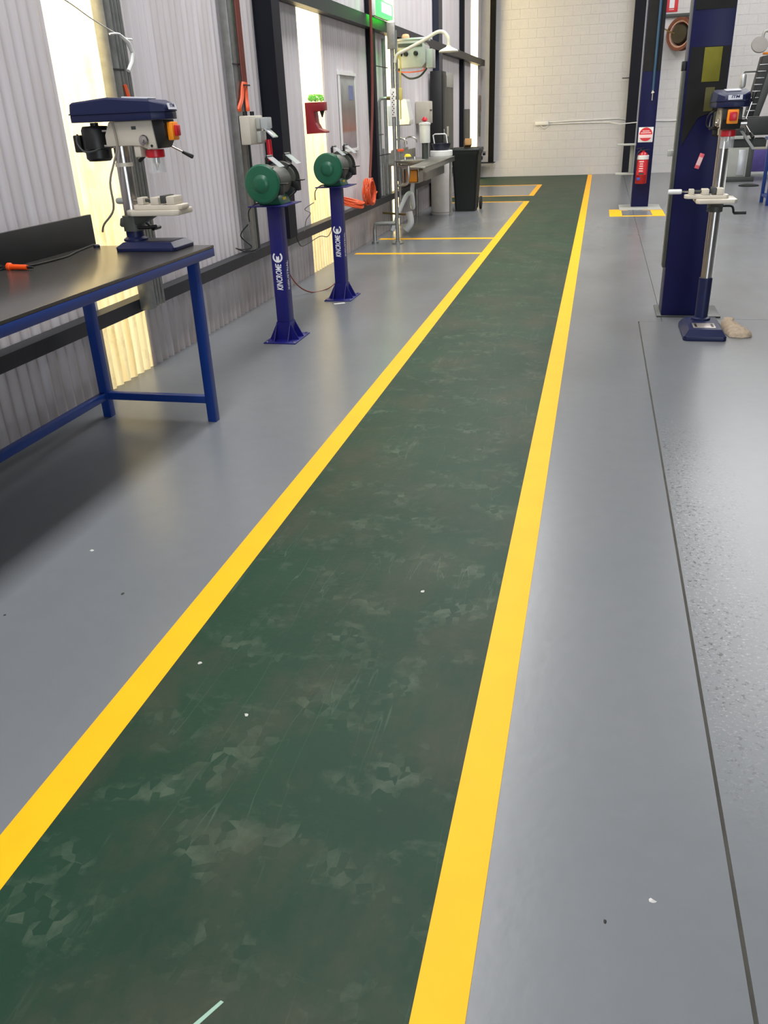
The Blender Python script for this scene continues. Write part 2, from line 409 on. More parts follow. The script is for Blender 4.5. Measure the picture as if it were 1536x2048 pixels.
# ------------------------------------------------------------------ left wall
WX = -2.90
PITCH, AMP = .09, .0115
wlft = struct('wall_left')
def sheet(y0, y1, m, name, label=None, z0=0.0, z1=6.4):
    t = bmesh.new(); N = max(4, int(round((y1-y0)/PITCH*8)))
    rows = []
    for i in range(N+1):
        y = y0+(y1-y0)*i/N
        x = WX+AMP*math.sin(2*PI*y/PITCH)
        rows.append((t.verts.new((x, y, z0)), t.verts.new((x, y, z1)), t.verts.new((x-.003, y, z1)), t.verts.new((x-.003, y, z0))))
    for a, b in zip(rows, rows[1:]):
        for k in range(4): t.faces.new((a[k], b[k], b[(k+1) % 4], a[(k+1) % 4]))
    t.faces.new(rows[0]); t.faces.new(rows[-1][::-1])
    mb = MB(); mb.merge(t); o = mb.build(name, m, wlft, 60); tag(o, label); return o
def single_skin(y0, y1, name, m, label):
    t = bmesh.new(); N = max(4, int(round((y1-y0)/PITCH*8))); R = []
    for i in range(N+1):
        y = y0+(y1-y0)*i/N; x = WX+AMP*math.sin(2*PI*y/PITCH)
        R.append((t.verts.new((x, y, 0)), t.verts.new((x, y, 6.4))))
    for a, b in zip(R, R[1:]): t.faces.new((a[0], a[1], b[1], b[0]))
    mb = MB(); mb.merge(t); o = mb.build(name, m, wlft, 60); tag(o, label)
strips = [(4.50, 5.04), (8.72, 9.43), (12.40, 12.92), (20.55, 21.75)]
cuts = [-6.5]
for a, b in strips: cuts += [a, b]
cuts.append(22.5)
for i in range(0, len(cuts), 2):
    a, b = cuts[i], cuts[i+1]; n = max(1, round((b-a)/.81))
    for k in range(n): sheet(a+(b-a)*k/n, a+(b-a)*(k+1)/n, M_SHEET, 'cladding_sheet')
for a, b in strips: single_skin(a, b, 'translucent_sheet', M_TRANS, 'translucent cream rooflight sheet glowing with daylight')
TR = [0]
def girt(x1, y0, y1, z0, z1, lab):
    # C section, open side down
    m = MB(); m.bx(WX+.0125, x1, y0, y1, z1-.008, z1); m.bx(x1-.008, x1, y0, y1, z0, z1-.008); m.bx(WX+.0125, WX+.02, y0, y1, z0, z1-.008)
    m.bx(WX+.02, x1-.008, y0, y1, z0+.002, z0+.008)
    TR[0] += 1; tag(m.build('trim_%d' % TR[0], M_GIRT), lab, kind='structure')
girt(-2.79, -6.5, 22.09, .425, .505, 'dark lower steel rail along the sheeted wall'); girt(-2.77, 7.735, 22.09, 2.46, 2.585, 'dark upper steel rail along the sheeted wall')
def column(y0, y1, x1, z0, m, name='steel_column'):
    b = MB(); xm = (WX+.0125)
    b.bx(xm, xm+.012, y0, y1, z0, 6.4); b.bx(x1-.014, x1, y0, y1, z0, 6.4); yc = (y0+y1)/2
    b.bx(xm+.012, x1-.014, y0+.01, y0+.022, z0, 6.4); b.bx(xm+.012, x1-.014, y1-.022, y1-.01, z0, 6.4)
    TR[0] += 1; tag(b.build('trim_%d' % TR[0], m), 'dark steel wall column', kind='structure')
column(7.53, 7.73, -2.72, .506, M_COLN); column(11.30, 11.42, -2.80, .506, M_COLN); column(15.9, 16.25, -2.78, 0, M_NAVYCOL)
MB().bx(-2.66, -2.54, 22.1, 22.24, .361, 6.4).build('trim_6', M_BLACKST).__setitem__('kind', 'structure')
TR[0] = 6; column(18.9, 19.03, -2.80, .506, M_COLN)
# folded toe plate under the corner column
tag(MB().bx(-2.88, -2.50, 21.9, 22.28, .345, .36).build('trim_8', M_COLN), kind='structure')
# outside: ground and an added, unseen screen to darken the nearer sheets low down
gd = MB().bx(-30, -3.2, -20, 45, -.2, -.1).build('outside_ground', M_GRASS); tag(gd, kind='structure')
of = MB()
for i in range(30): of.bx(-4.32, -4.29, -6+.62*i, -6+.62*i+.6, -.1, 2.15)
of = of.build('added_light_screen', M_SCREEN); tag(of, kind='structure')

# ------------------------------------------------------------------ other walls and roof
BX0, BX1 = -3.0, 14.0
wb = MB().bx(BX0, BX1, 22.405, 22.6, -.05, 6.6).build('wall_back', M_JOINT); tag(wb, kind='structure')
bw, bh = .40, .20
bme = None; rest = MB(); count = 0
courses = []
for r in range(31):
    off = 0 if r % 2 == 0 else -bw/2
    for k in range(43):
        x = BX0+off+k*bw
        courses.append((r*bh, x))
vis = [(z, x) for z, x in courses if z < 3.75 and -2.9 <= x < 3.1]
vis.sort(key=lambda t: abs(t[1]+.3)+.02*t[0])
vis = set(vis[:296])
for z, x in courses:
    if x > BX1-.05: continue
    if (z, x) in vis:
        if bme is None:
            t = MB().bx(.0012, bw-.0012, 0, .10, .0012, bh-.0012, .0012, seg=1); ob = t.build('block', M_BLOCK, wb); bme = ob.data
        else:
            ob = bpy.data.objects.new('block', bme); COL.objects.link(ob); ob.parent = wb
        ob.location = (x, 22.40+random.uniform(-.0008, .0008), z)
    else:
        x0, x1 = max(x, BX0)+.0012, min(x+bw, BX1)-.0012
        if x1-x0 > .02: rest.bx(x0, x1, 22.40, 22.46, z+.0012, z+bh-.0012)
tag(rest.build('block_masonry', M_BLOCK, wb), kind='stuff')
o = MB().bx(14.0, 14.2, -6.7, 22.6, -.05, 6.6).build('wall_right', M_ROOF); tag(o, kind='structure')
o = MB().bx(-3.1, 14.2, -6.7, -6.5, -.05, 6.6).build('wall_front', M_ROOF); tag(o, kind='structure')
o = MB().bx(-3.1, 14.2, -6.7, 22.6, 6.42, 6.6).build('ceiling', M_ROOF); tag(o, kind='structure')

# ------------------------------------------------------------------ workbench
def leg(mb_parent, x, y, z1, s=.05, m=None): MB().bx(x-s/2, x+s/2, y-s/2, y+s/2, 0, z1, .003).build('leg', m or M_BENCHBLUE, mb_parent)
bt = thing('workbench', 'long blue steel workbench with charcoal top and black rear upstand along the sheeted wall', 'workbench', (-2.32, 2.4, 0))
BF, BB = .37, -.38           # front / back of the top (local x)
BE, BN = 1.80, -3.2          # far and near ends (local y)
MB().bx(BB, BF, BN, BE, .905, .918, .002).build('bench_top', M_TOP, bt)
f = MB(); f.bx(BF-.05, BF, BN, BE, .862, .9045, .003); f.bx(BB, BB+.04, BN, BE, .862, .9045, .003); f.bx(BB+.04, BF-.05, BE-.05, BE, .862, .9045, .003); f.bx(BB+.04, BF-.05, BN, BN+.05, .862, .9045, .003)
f.build('top_frame', M_BENCHBLUE, bt)
MB().bx(BB, BB+.018, BN, BE+.06, .9185, 1.075, .002).build('rear_upstand', M_BOARD, bt)
for x, y in ((.325, 1.62), (-.325, 1.62), (.325, -3.0), (-.325, -3.0), (-.325, -.7)): leg(bt, x, y, .862)
MB().bx(-.30, .30, 1.60, 1.64, .105, .145, .002).build('end_rail', M_BENCHBLUE, bt)
MB().bx(-.345, -.305, -.675, 1.595, .105, .145, .002).build('rear_rail', M_BENCHBLUE, bt)
MB().bx(-.345, -.305, -2.975, -.725, .105, .145, .002).build('rear_rail', M_BENCHBLUE, bt)
MB().bx(-.30, .30, -3.02, -2.98, .105, .145, .002).build('end_rail', M_BENCHBLUE, bt)

# orange handled soldering iron and its black lead, blue cap
t = thing('soldering_iron', 'orange handled hand tool lying on the charcoal bench top', 'tool', (-2.60, 3.43, .918+.014), -.12)
MB().lathe([(0, 0), (.011, .001), (.012, .01), (.0125, .08), (.014, .095), (.019, .100), (.019, .112), (.010, .114), (0, .114)], (.07, 0, 0), (-1, 0, 0), 16).build('handle', M_ORANGE, t)
m = MB(); m.cyl((-.04, .004, 0), (-.12, .008, 0), .0035, n=8); m.cyl((-.04, -.004, 0), (-.11, -.010, -.002), .003, n=8); m.build('tip', M_STEEL, t)
MB().lathe([(.007, 0), (.005, .03), (.003, .032)], (.0705, 0, 0), (1, 0, 0), 10).build('strain_relief', M_BLACK, t)
o = MB().tube([(-2.66, 4.20, .924), (-2.62, 3.98, .923), (-2.57, 3.80, .923), (-2.57, 3.66, .923), (-2.59, 3.52, .923), (-2.66, 3.49, .923), (-2.67, 3.38, .923), (-2.66, 3.1, .923)], .0045, 8, smooth=6).build('black_lead', M_BLACK)
tag(o, 'thin black lead snaking along the bench top below the upstand', 'cable')
o = MB().lathe([(0, 0), (.017, 0), (.017, .012), (.012, .016), (0, .016)], (-2.60, 4.13, .918)).build('bottle_cap', M_TUB); tag(o, 'small dark blue cap on the bench beside the drill press base', 'cap')
o = MB().tube([(-2.42, 2.96, .9205), (-2.39, 2.99, .9205), (-2.40, 3.02, .9205), (-2.43, 3.0, .9205)], .004, 6, smooth=4).build('cable_clip', M_BLACK); tag(o, 'small bent black clip on the near part of the bench top', 'clip')

# ------------------------------------------------------------------ drill presses
def press_head(root, z0):
    """z0 = height of the belt cover's lower edge; local +x is the operator side"""
    def P(m): return m.xf(Matrix.Translation((0, 0, z0)))
    # belt cover: lower tray and upper lid tapered in plan to the front
    plan = [(-.325, -.065), (-.305, -.092), (-.10, -.105), (.13, -.1), (.185, -.06), (.195, 0), (.185, .06), (.13, .1), (-.10, .105), (-.305, .092), (-.325, .065)]
    P(MB().prism(plan, 'z', 0, .034, .003)).build('belt_tray', M_DRILLNAVY, root)
    fl2 = [(x*1.02, y*1.05) for x, y in plan]
    lid = MB(); lid.prism(fl2, 'z', .0342, .040)
    rings = [[(x, y, .0402) for x, y in plan]]
    def lidz(x):
        if x < -.09: return .088+(x+.325)/.235*.017
        if x < .11: return .105-(x+.09)/.2*.013
        return .092-(x-.11)/.085*.026
    rings.append([(x*.985, y*.97, lidz(x)-.008) for x, y in plan]); rings.append([(x*.955, y*.90, lidz(x)) for x, y in plan])
    t = bmesh.new(); V = [[t.verts.new(p) for p in r] for r in rings]; n = len(plan)
    for a, b in zip(V, V[1:]):
        for k in range(n): t.faces.new((a[k], a[(k+1) % n], b[(k+1) % n], b[k]))
    # top closed across the width
    top = V[-1]
    for a, b, c, d in ((0, 1, 9, 10), (1, 2, 8, 9), (2, 3, 7, 8), (3, 4, 6, 7)): t.faces.new((top[a], top[b], top[c], top[d]))
    t.faces.new((top[4], top[5], top[6])); t.faces.new(V[0][::-1])
    lid.merge(t); P(lid).build('belt_cover', M_DRILLNAVY, root, 30)
    # reflected sheen on the lid top, put in as a pale strip
    P(MB().bx(-.05, .09, -.045, .045, .0955, .1035, .003, M=Matrix.Rotation(math.radians(3.5), 4, 'Y'))).build('lid_sheen', M_SILVERLAB, root)
    # name plate on the front slope
    ML = basis((0, 1, 0), (-.25, 0, .97), (.1945, 0, z0+.055))
    pl = MB().bx(-.042, .042, -.014, .014, -.0005, .003).xf(ML).build('name_plate', M_SILVERLAB, root)
    text('ITM', .022, M_DRILLNAVY, pl, ML @ Matrix.Translation((0, .003, .0034)), sx=1.35, off=.0006, shear=.15)
    # head casting
    hd = MB(); hd.prism([(-.125, -.001), (.105, -.001), (.118, -.128), (.07, -.132), (.03, -.115), (-.02, -.112), (-.155, -.112), (-.155, -.06)], 'y', -.062, .062, .006)
    P(hd).build('head_casting', M_CREAM, root)
    P(MB().bx(-.012, .024, -.055, .03, -.165, -.1125, .006)).build('quill_lug', M_CREAM, root)
    P(MB().prism([(.1055, -.001), (.168, -.001), (.172, -.07), (.14, -.125), (.119, -.129)], 'y', -.058, .058, .004)).build('front_panel', M_BLACK, root)
    P(MB().lathe([(.026, 0), (.026, .006), (.021, .012), (.008, .014), (.006, .02), (0, .02)], (.055, -.0625, -.09), (0, -1, 0))).build('spring_cap', M_STEEL, root)
    P(MB().lathe([(.006, 0), (.006, .004), (0, .004)], (.093, -.0625, -.115), (0, -1, 0), 10)).build('screw', M_BLACK, root)
    sb = P(MB().bx(-.005, .02, -.0625, -.0615, -.04, -.025)).build('badge', M_DKGREY, root)
    sw = P(MB().bx(.1695, .200, -.033, .033, -.094, -.012, .006)).build('switch_box', M_SWOR, root)
    P(MB().bx(.2005, .217, -.022, .022, -.076, -.026, .006)).build('stop_paddle', M_RED, sw)
    # feed hub and levers on the far side
    P(MB().cyl((.055, .063, -.095), (.055, .105, -.095), .026, n=20)).build('feed_hub', M_STEEL, root)
    for a in (28, 148, 268):
        c, s_ = math.cos(math.radians(a)), math.sin(math.radians(a))
        q = Vector((.055, .092, -.095)); e = q+Vector((c*.15, .035, -s_*.15))
        lv = P(MB().cyl(q, e, .0048, n=10)).build('feed_lever', M_STEEL, root)
        dd = (e-q).normalized()
        P(MB().lathe([(0, -.03), (.008, -.03), (.0115, .02), (.009, .027), (0, .029)], e, dd, 12)).build('knob', M_BLACK, lv)
    # motor at the back
    mo = MB(); mo.lathe([(0, -.178), (.052, -.178), (.064, -.165), (.064, -.125), (.069, -.120), (.069, -.035), (.060, -.018), (.02, -.016), (.02, -.002), (0, -.002)], (-.240, 0, 0), n=28)
    mo = P(mo).build('motor', M_BLACK, root)
    P(MB().bx(-.346, -.305, -.045, .045, -.135, -.055, .006)).build('junction_box', M_BLACK, mo)
    P(MB().tube([(-.30, -.07, -.05), (-.305, -.076, -.09), (-.275, -.080, -.128), (-.23, -.080, -.132), (-.185, -.074, -.118)], .005, 8, smooth=4)).build('motor_lead', M_DKGREY, mo)
    for z in (-.04, -.11):
        P(MB().cyl((-.13, -.03, z), (-.18, -.03, z), .0105, n=12)).build('motor_slide', M_STEEL, root)
    # chuck, red collar and clear guard
    P(MB().lathe([(0, -.230), (.004, -.230), (.009, -.205), (.018, -.195), (.018, -.165), (.012, -.158), (.012, -.135), (0, -.135)], (.072, 0, 0))).build('chuck', M_STEEL, root)
    P(MB().lathe([(.044, -.1335), (.046, -.142), (.046, -.166), (.042, -.170), (.030, -.170), (.030, -.1335)], (.072, 0, 0))).build('guard_collar', M_RED, root)
    gm = MB(); R = []
    for i in range(25):
        a = math.radians(-150+300*i/24+0)
        R.append([gm.bm.verts.new((.072+r*math.cos(a), r*math.sin(a), z)) for r, z in ((.043, -.240), (.043, -.1705), (.0405, -.1705), (.0405, -.240))])
    for a, b in zip(R, R[1:]):
        for k in range(4): gm.bm.faces.new((a[k], b[k], b[(k+1) % 4], a[(k+1) % 4]))
    P(gm).build('chuck_guard', M_CLEAR, root)
def press_table(root, zt, vrot):
    """zt = table surface"""
    T = Matrix.Translation((0, 0, zt))
    yl = -.155 if vrot else -.10
    tb = MB().prism([(-.105, -.06), (-.06, yl), (.17, yl), (.195, yl+.02), (.195, .08), (.17, .10), (-.06, .10), (-.105, .06)], 'z', -.026, 0, .004).xf(T).build('work_table', M_CREAM, root)
    br = MB(); br.prism([(-.17, -.075), (-.16, -.085), (-.05, -.07), (.04, -.0265), (-.11, -.0265), (-.16, -.04)], 'y', -.042, .042, .005)
    br.cyl((-.11, 0, -.105), (-.11, 0, -.03), .052, n=24)
    br.xf(T).build('table_bracket', M_GREYGRN, root)
    cr = MB(); cr.tube([(-.11, .05, -.07), (-.11, .10, -.07), (-.10, .115, -.08), (-.07, .12, -.11)], .008, 8, smooth=3); cr = cr.xf(T).build('crank_arm', M_BLACK, root)
    MB().cyl((-.07, .121, -.112), (-.07, .20, -.112), .010, n=12).xf(T).build('crank_grip', M_BLACK, cr)
    MB().tube([(-.06, -.05, -.085), (.0, -.06, -.085), (.05, -.062, -.08)], [.007, .008, .0105], 10).xf(T).build('clamp_lever', M_BLACK, root)
    # machine vice on the table
    V = T @ Matrix.Translation((.07, -.085 if vrot else -.015, .0005)) @ Matrix.Rotation(vrot, 4, 'Z')
    vb = MB().prism([(-.14, -.03), (-.12, -.055), (.12, -.055), (.135, -.04), (.135, .04), (.12, .055), (-.12, .055), (-.14, .03)], 'z', 0, .022, .003).xf(V).build('vice', M_CREAM, root)
    MB().bx(.055, .10, -.048, .048, .0225, .062, .004).xf(V).build('fixed_jaw', M_CREAM, vb)
    MB().bx(.025, .0545, -.05, .05, .030, .066, .002).xf(V).build('jaw_plate', M_DKGREY, vb)
    MB().bx(-.035, .010, -.045, .045, .0225, .058, .004).xf(V).build('moving_jaw', M_CREAM, vb)
    MB().bx(-.115, -.082, -.03, .03, .0225, .058, .004).xf(V).build('screw_block', M_CREAM, vb)
    MB().cyl((-.0355, 0, .042), (-.081, 0, .042), .009, n=14).xf(V).build('lead_screw', M_DKGREY, vb)
    MB().cyl((-.1155, 0, .042), (-.16, 0, .042), .006, n=10).xf(V).build('vice_spindle', M_STEEL, vb)
    MB().lathe([(0, 0), (.014, 0), (.016, .01), (.016, .075), (.013, .085), (0, .085)], (-.1605, 0, .042), (-1, 0, 0), 16).xf(V).build('vice_handle', M_WHITE if vrot else M_GREYCAB, vb)

# press on the bench
dp = thing('drill_press', 'navy and cream bench drill press standing on the far end of the workbench', 'drill press', (-2.225, 4.09, .918), 0)
def press_base(root, L0, L1, W, h):
    m = MB(); m.prism([(L0, -W/2+.02), (L0+.02, -W/2), (L1-.02, -W/2), (L1, -W/2+.02), (L1, W/2-.02), (L1-.02, W/2), (L0+.02, W/2), (L0, W/2-.02)], 'z', 0, h*.42, .003)
    t = bmesh.new()
    A = [t.verts.new(p) for p in ((L0+.004, -W/2+.004, h*.42), (L1-.004, -W/2+.004, h*.42), (L1-.004, W/2-.004, h*.42), (L0+.004, W/2-.004, h*.42))]
    i = .035
    B = [t.verts.new(p) for p in ((L0+i, -W/2+i, h), (L1-i, -W/2+i, h), (L1-i, W/2-i, h), (L0+i, W/2-i, h))]
    for k in range(4): t.faces.new((A[k], A[(k+1) % 4], B[(k+1) % 4], B[k]))
    t.faces.new(B); t.faces.new(A[::-1]); m.merge(t)
    b = m.build('machine_base', M_DRILLNAVY, root)
    return b
b1 = press_base(dp, -.175, .165, .24, .042)
MB().bx(-.02, .125, -.065, .065, .0422, .044, .0005).build('ground_plate', M_TUB, b1)
MB().lathe([(.062, .0422), (.062, .052), (.045, .062), (.045, .105), (.0395, .105), (.0395, .0422)], (-.11, 0, 0)).build('column_socket', M_DRILLNAVY, dp)
MB().cyl((-.11, 0, .0425), (-.11, 0, .50), .0385, n=28).build('column', M_STEEL, dp)
MB().lathe([(.0392, .40), (.043, .40), (.043, .418), (.0392, .418)], (-.11, 0, 0)).build('column_collar', M_CREAM, dp)
press_head(dp, .607); press_table(dp, .196, 0)
MB().tube([(-.10, -.066, .60), (-.09, -.07, .50), (-.12, -.07, .43), (-.17, -.06, .33), (-.20, -.02, .20), (-.30, .03, .12), (-.36, .10, .075)], .0055, 8, smooth=5).build('power_cord', M_CABGREY, dp)

# floor standing press
dq = thing('drill_press', 'tall navy and cream pedestal drill press standing before the near blue lift post', 'drill press', (.800, 6.27, 0), -PI/2)
b2 = press_base(dq, -.21, .25, .285, .075)
pl = MB().bx(.03, .17, -.075, .075, .0752, .0775, .0005).build('ground_plate', M_STAINPLATE, b2)
for y in (-.055, .055): MB().bx(.05, .15, y-.008, y+.008, .0776, .0782).build('slot', M_BLACK, b2)
MB().lathe([(.066, .0752), (.066, .088), (.05, .096), (.0455, .096), (.0455, .37), (.0375, .37), (.0375, .0752)], (-.11, 0, 0)).build('column_sleeve', M_DRILLNAVY, dq)
MB().cyl((-.11, 0, .08), (-.11, 0, 1.36), .0365, n=28).build('column', M_STEEL, dq)
MB().bx(-.118, -.102, .0375, .047, .20, 1.2, .001).build('rack', M_WHITE, dq)
press_head(dq, 1.463); press_table(dq, .921, PI/2)
MB().tube([(-.10, -.066, 1.45), (-.12, -.11, 1.42), (-.14, -.115, 1.36), (-.12, -.08, 1.335), (-.13, -.05, 1.33)], .0055, 8, smooth=5).build('power_cord', M_BLACK, dq)
lv = MB().prism([(.075, .112), (.095, .112), (.185, -.0), (.165, -.0)], 'x', .025, .034).xf(Matrix.Translation((0, 0, 1.21))).build('guard_lever', M_GREYCAB, dq)
# cloth at the foot of the press
rg = MB(); t = bmesh.new()
P0 = [(1.0, 6.66), (1.06, 6.58), (1.03, 6.45), (1.06, 6.34), (1.12, 6.25), (1.13, 6.17), (1.06, 6.13), (.98, 6.15), (.955, 6.30), (.955, 6.45), (.97, 6.58)]
cx = sum(p[0] for p in P0)/len(P0); cyy = sum(p[1] for p in P0)/len(P0)
rr = [[t.verts.new((x, y, .002)) for x, y in P0], [t.verts.new((cx+(x-cx)*.93, cyy+(y-cyy)*.96, .022+.01*random.random())) for x, y in P0], [t.verts.new((cx+(x-cx)*.5, cyy+(y-cyy)*.75, .045+.02*random.random())) for x, y in P0]]
for a, b in zip(rr, rr[1:]):
    for k in range(len(P0)): t.faces.new((a[k], a[(k+1) % len(P0)], b[(k+1) % len(P0)], b[k]))
t.faces.new(rr[-1]); t.faces.new(rr[0][::-1]); bmesh.ops.subdivide_edges(t, edges=t.edges[:], cuts=1, smooth=.6)
rg.merge(t); o = rg.build('rag', M_RAG, ang=80); tag(o, 'crumpled tan rag on the floor beside the pedestal drill press base', 'rag')

# ------------------------------------------------------------------ pedestal grinders
gr = thing('pedestal_grinder', 'green bench grinder on a blue pedestal, the nearer of the two by the wall', 'grinder', (-2.215, 5.87, 0), 0, 'pedestal grinders')
MB().bx(-.125, .125, -.175, .175, 0, .008, .001).build('base_plate', M_STANDBLUE, gr)
for x in (-.105, .105):
    for y in (-.15, .15): MB().lathe([(.009, 0), (.009, .008), (0, .008)], (x, y, .0081), n=6).build('bolt', M_STEEL, gr)
MB().bx(-.05, .05, -.05, .05, .0082, .958, .004).build('pedestal', M_STANDBLUE, gr)
for y in (-.056, .0505): MB().prism([(-.115, .0082), (.115, .0082), (.05, .135), (-.05, .135)], 'y', y, y+.0055).build('gusset', M_STANDBLUE, gr)
for x in (-.056, .0505): MB().prism([(-.14, .0082), (.14, .0082), (.05, .135), (-.05, .135)], 'x', x, x+.0055).build('gusset', M_STANDBLUE, gr)
MB().bx(-.14, .14, -.17, .17, .9585, .966, .001).build('top_plate', M_STANDBLUE, gr)
# lettering reads upwards
text('KINCROME', .064, M_LABEL, gr, basis((0, 0, 1), (-1, 0, 0), (.002, -.0507, .462)), sx=.57, off=.0012, shear=.22)
em = MB(); em.arcplate(0, .605, .026, .038, 130, 410, -.0514, -.0502, 24).build('emblem', M_LABEL, gr)
MB().arcplate(0, .605, .0, .012, 130, 410, -.0514, -.0502, 14).build('emblem', M_LABEL, gr)
MB().bx(-.012, .012, -.0514, -.0502, .568, .60).build('emblem', M_LABEL, gr)
text('INDUSTRIAL', .046, M_SILVERLAB, gr, basis((0, 0, 1), (0, -1, 0), (.0509, 0, .47)), sx=.8, off=.0004)
# grinder: axis along local y
GZ = 1.112
MB().prism([(-.085, .9665), (.085, .9665), (.06, 1.03), (-.06, 1.03)], 'y', -.10, .10, .006).build('grinder_foot', M_GREENM, gr)
MB().lathe([(0, -.128), (.082, -.128), (.097, -.11), (.101, -.05), (.101, .05), (.097, .11), (.082, .128), (0, .128)], (0, 0, GZ), (0, 1, 0), 32).build('motor_body', M_GREYGRN, gr)
for s in (-1, 1):
    y0, y1 = (s*.150, s*.205) if s > 0 else (s*.205, s*.150)
    g_ = MB(); g_.arcplate(0, GZ, .112, .122, 55, 330, y0, y1, 28)
    g_.arcplate(0, GZ, .0, .113, 55, 330, y0, y0+.004, 28); g_.arcplate(0, GZ, .0, .113, 55, 330, y1-.004, y1, 28)
    g_.build('wheel_guard', M_GREYGRN if s < 0 else M_DKGREY, gr)
    MB().lathe([(.0, -.018), (.108, -.018), (.108, .018), (.0, .018)], (0, (y0+y1)/2, GZ), (0, 1, 0), 32).build('grinding_wheel', M_GREYGRN, gr)
    yo = -.206 if s < 0 else .206
    MB().lathe([(.126, 0), (.126, .010), (.115, .020), (.06, .026), (.045, .040), (.03, .044), (0, .044)], (0, yo, GZ), (0, s, 0), 36).build('side_cover', M_GREENM if s < 0 else M_GREYGRN, gr)
    MB().cyl((0, s*.1285, GZ), (0, s*.1495, GZ), .03, n=20).build('arbor_neck', M_GREYGRN, gr)
    # eye shield on its bracket
    eb = MB().bx(.03, .05, y0+.005, y0+.018, GZ+.1225, GZ+.165, .002).build('shield_bracket', M_BLACK, gr)
    MB().bx(-.055, .055, -.05, .05, 0, .004).xf(Matrix.Translation((.095, (y0+y1)/2, GZ+.135)) @ Matrix.Rotation(math.radians(38), 4, 'Y')).build('eye_shield', M_FROST, gr)
    MB().bx(-.06, -.048, -.052, .052, -.003, .009, .001).xf(Matrix.Translation((.095, (y0+y1)/2, GZ+.135)) @ Matrix.Rotation(math.radians(38), 4, 'Y')).build('shield_frame', M_BLACK, gr)
    tr = MB().bx(.113, .168, y0, y1, GZ-.008, GZ-.001, .001); tr.bx(.06, .135, y0+.002, y1-.002, GZ-.075, GZ-.0085, .003)
    tr.build('tool_rest', M_BLACK, gr)
MB().bx(.062, .075, -.03, .03, .985, 1.01, .002).build('warning_label', M_YELPL, gr)
MB().tube([(-.08, -.09, .98), (-.11, -.13, .972), (-.15, -.14, .93), (-.16, -.12, .86)], .004, 8, smooth=4).build('lead', M_BLACK, gr)
gr2 = copy_tree(gr); gr2.location = (-2.215, 7.405, 0)
gr2['label'] = 'green bench grinder on a blue pedestal, the farther one in front of the glowing sheet'

# ------------------------------------------------------------------ cables along the left wall
def cable(name, pts, r, m, label, cat='cable', sm=6, group=None):
    o = MB().tube(pts, r, 8, smooth=sm).build(name, m); tag(o, label, cat, group); return o
cable('loose_lead', [(-2.39, 5.75, .84), (-2.50, 5.86, .75), (-2.46, 5.95, .66), (-2.60, 6.1, .62), (-2.74, 6.3, .60), (-2.72, 6.45, .55), (-2.74, 6.7, .508)], .0045, M_BLACK, 'black lead looping from the nearer grinder to the wall rail')
cable('loose_lead', [(-2.39, 7.285, .84), (-2.50, 7.35, .78), (-2.60, 7.8, .70), (-2.70, 7.95, .62), (-2.74, 8.0, .514)], .004, M_CABGREY, 'pale thin lead zigzagging from the farther grinder to the wall rail')
cable('extension_lead', [(-2.765, 7.42, .60), (-2.75, 7.40, .40), (-2.72, 7.38, .25), (-2.66, 7.45, .10), (-2.58, 7.6, .008), (-2.48, 7.78, .006), (-2.42, 7.9, .05), (-2.39, 7.95, .10)], .006, M_CABLERED, 'brownish lead hanging from the wall rail and curving over the floor behind the grinders')
cable('loose_lead', [(-2.76, 7.8, .49), (-2.74, 7.85, .40), (-2.76, 8.1, .38), (-2.75, 8.5, .40), (-2.76, 8.8, .36), (-2.77, 9.0, .42), (-2.77, 8.9, .50)], .004, M_BLACK, 'black lead drooping in loops below the wall rail between the grinders')

# ------------------------------------------------------------------ services on the left wall
st = thing('cable_tray_post', 'galvanised cable ducts running up the wall behind the bench drill press', 'cable duct', (-2.758, 4.85, 0))
XB = .0
MB().bx(-.028, .05, -.055, .022, .44, 6.4, .006).build('round_duct', M_GALV, st)
m = MB(); 
for y in (.026, .066, .106, .150): m.bx(-.028, .03, y, y+.028, .44, 6.4, .004)
m.bx(-.028, -.01, .022, .19, .44, 6.4)
m.build('ribbed_duct', M_GALV, st)
MB().bx(.0505, .054, -.06, .06, 1.79, 1.80).build('strap', M_BLACK, st)
MB().tube([(.04, .085, 1.50), (.05, .08, 1.6), (.042, .06, 1.72)], .012, 8, smooth=4).build('cable', M_CABLEOR, st)
tw = thing('wire', 'thin grey wire tied to the galvanised duct with white cloth ends', 'wire', (-2.70, 4.87, 1.985))
MB().tube([(0, -.72, .16), (0, -.45, .105), (.005, -.25, .045), (.012, -.05, -.005), (.012, .02, -.01)], .0035, 6, smooth=6).build('strand', M_GREYCAB, tw)
MB().tube([(.012, -.09, -.018), (.016, 0, -.012), (.016, .06, -.03), (.012, .15, -.03)], .006, 6, smooth=4).build('tie', M_WHITE, tw)
MB().tube([(.014, .03, -.02), (.02, .09, -.05), (.02, .125, -.10), (.018, .10, -.15), (.016, .05, -.195)], [.009, .012, .013, .012, .011]*1, 8).build('hanging_end', M_WHITE, tw)

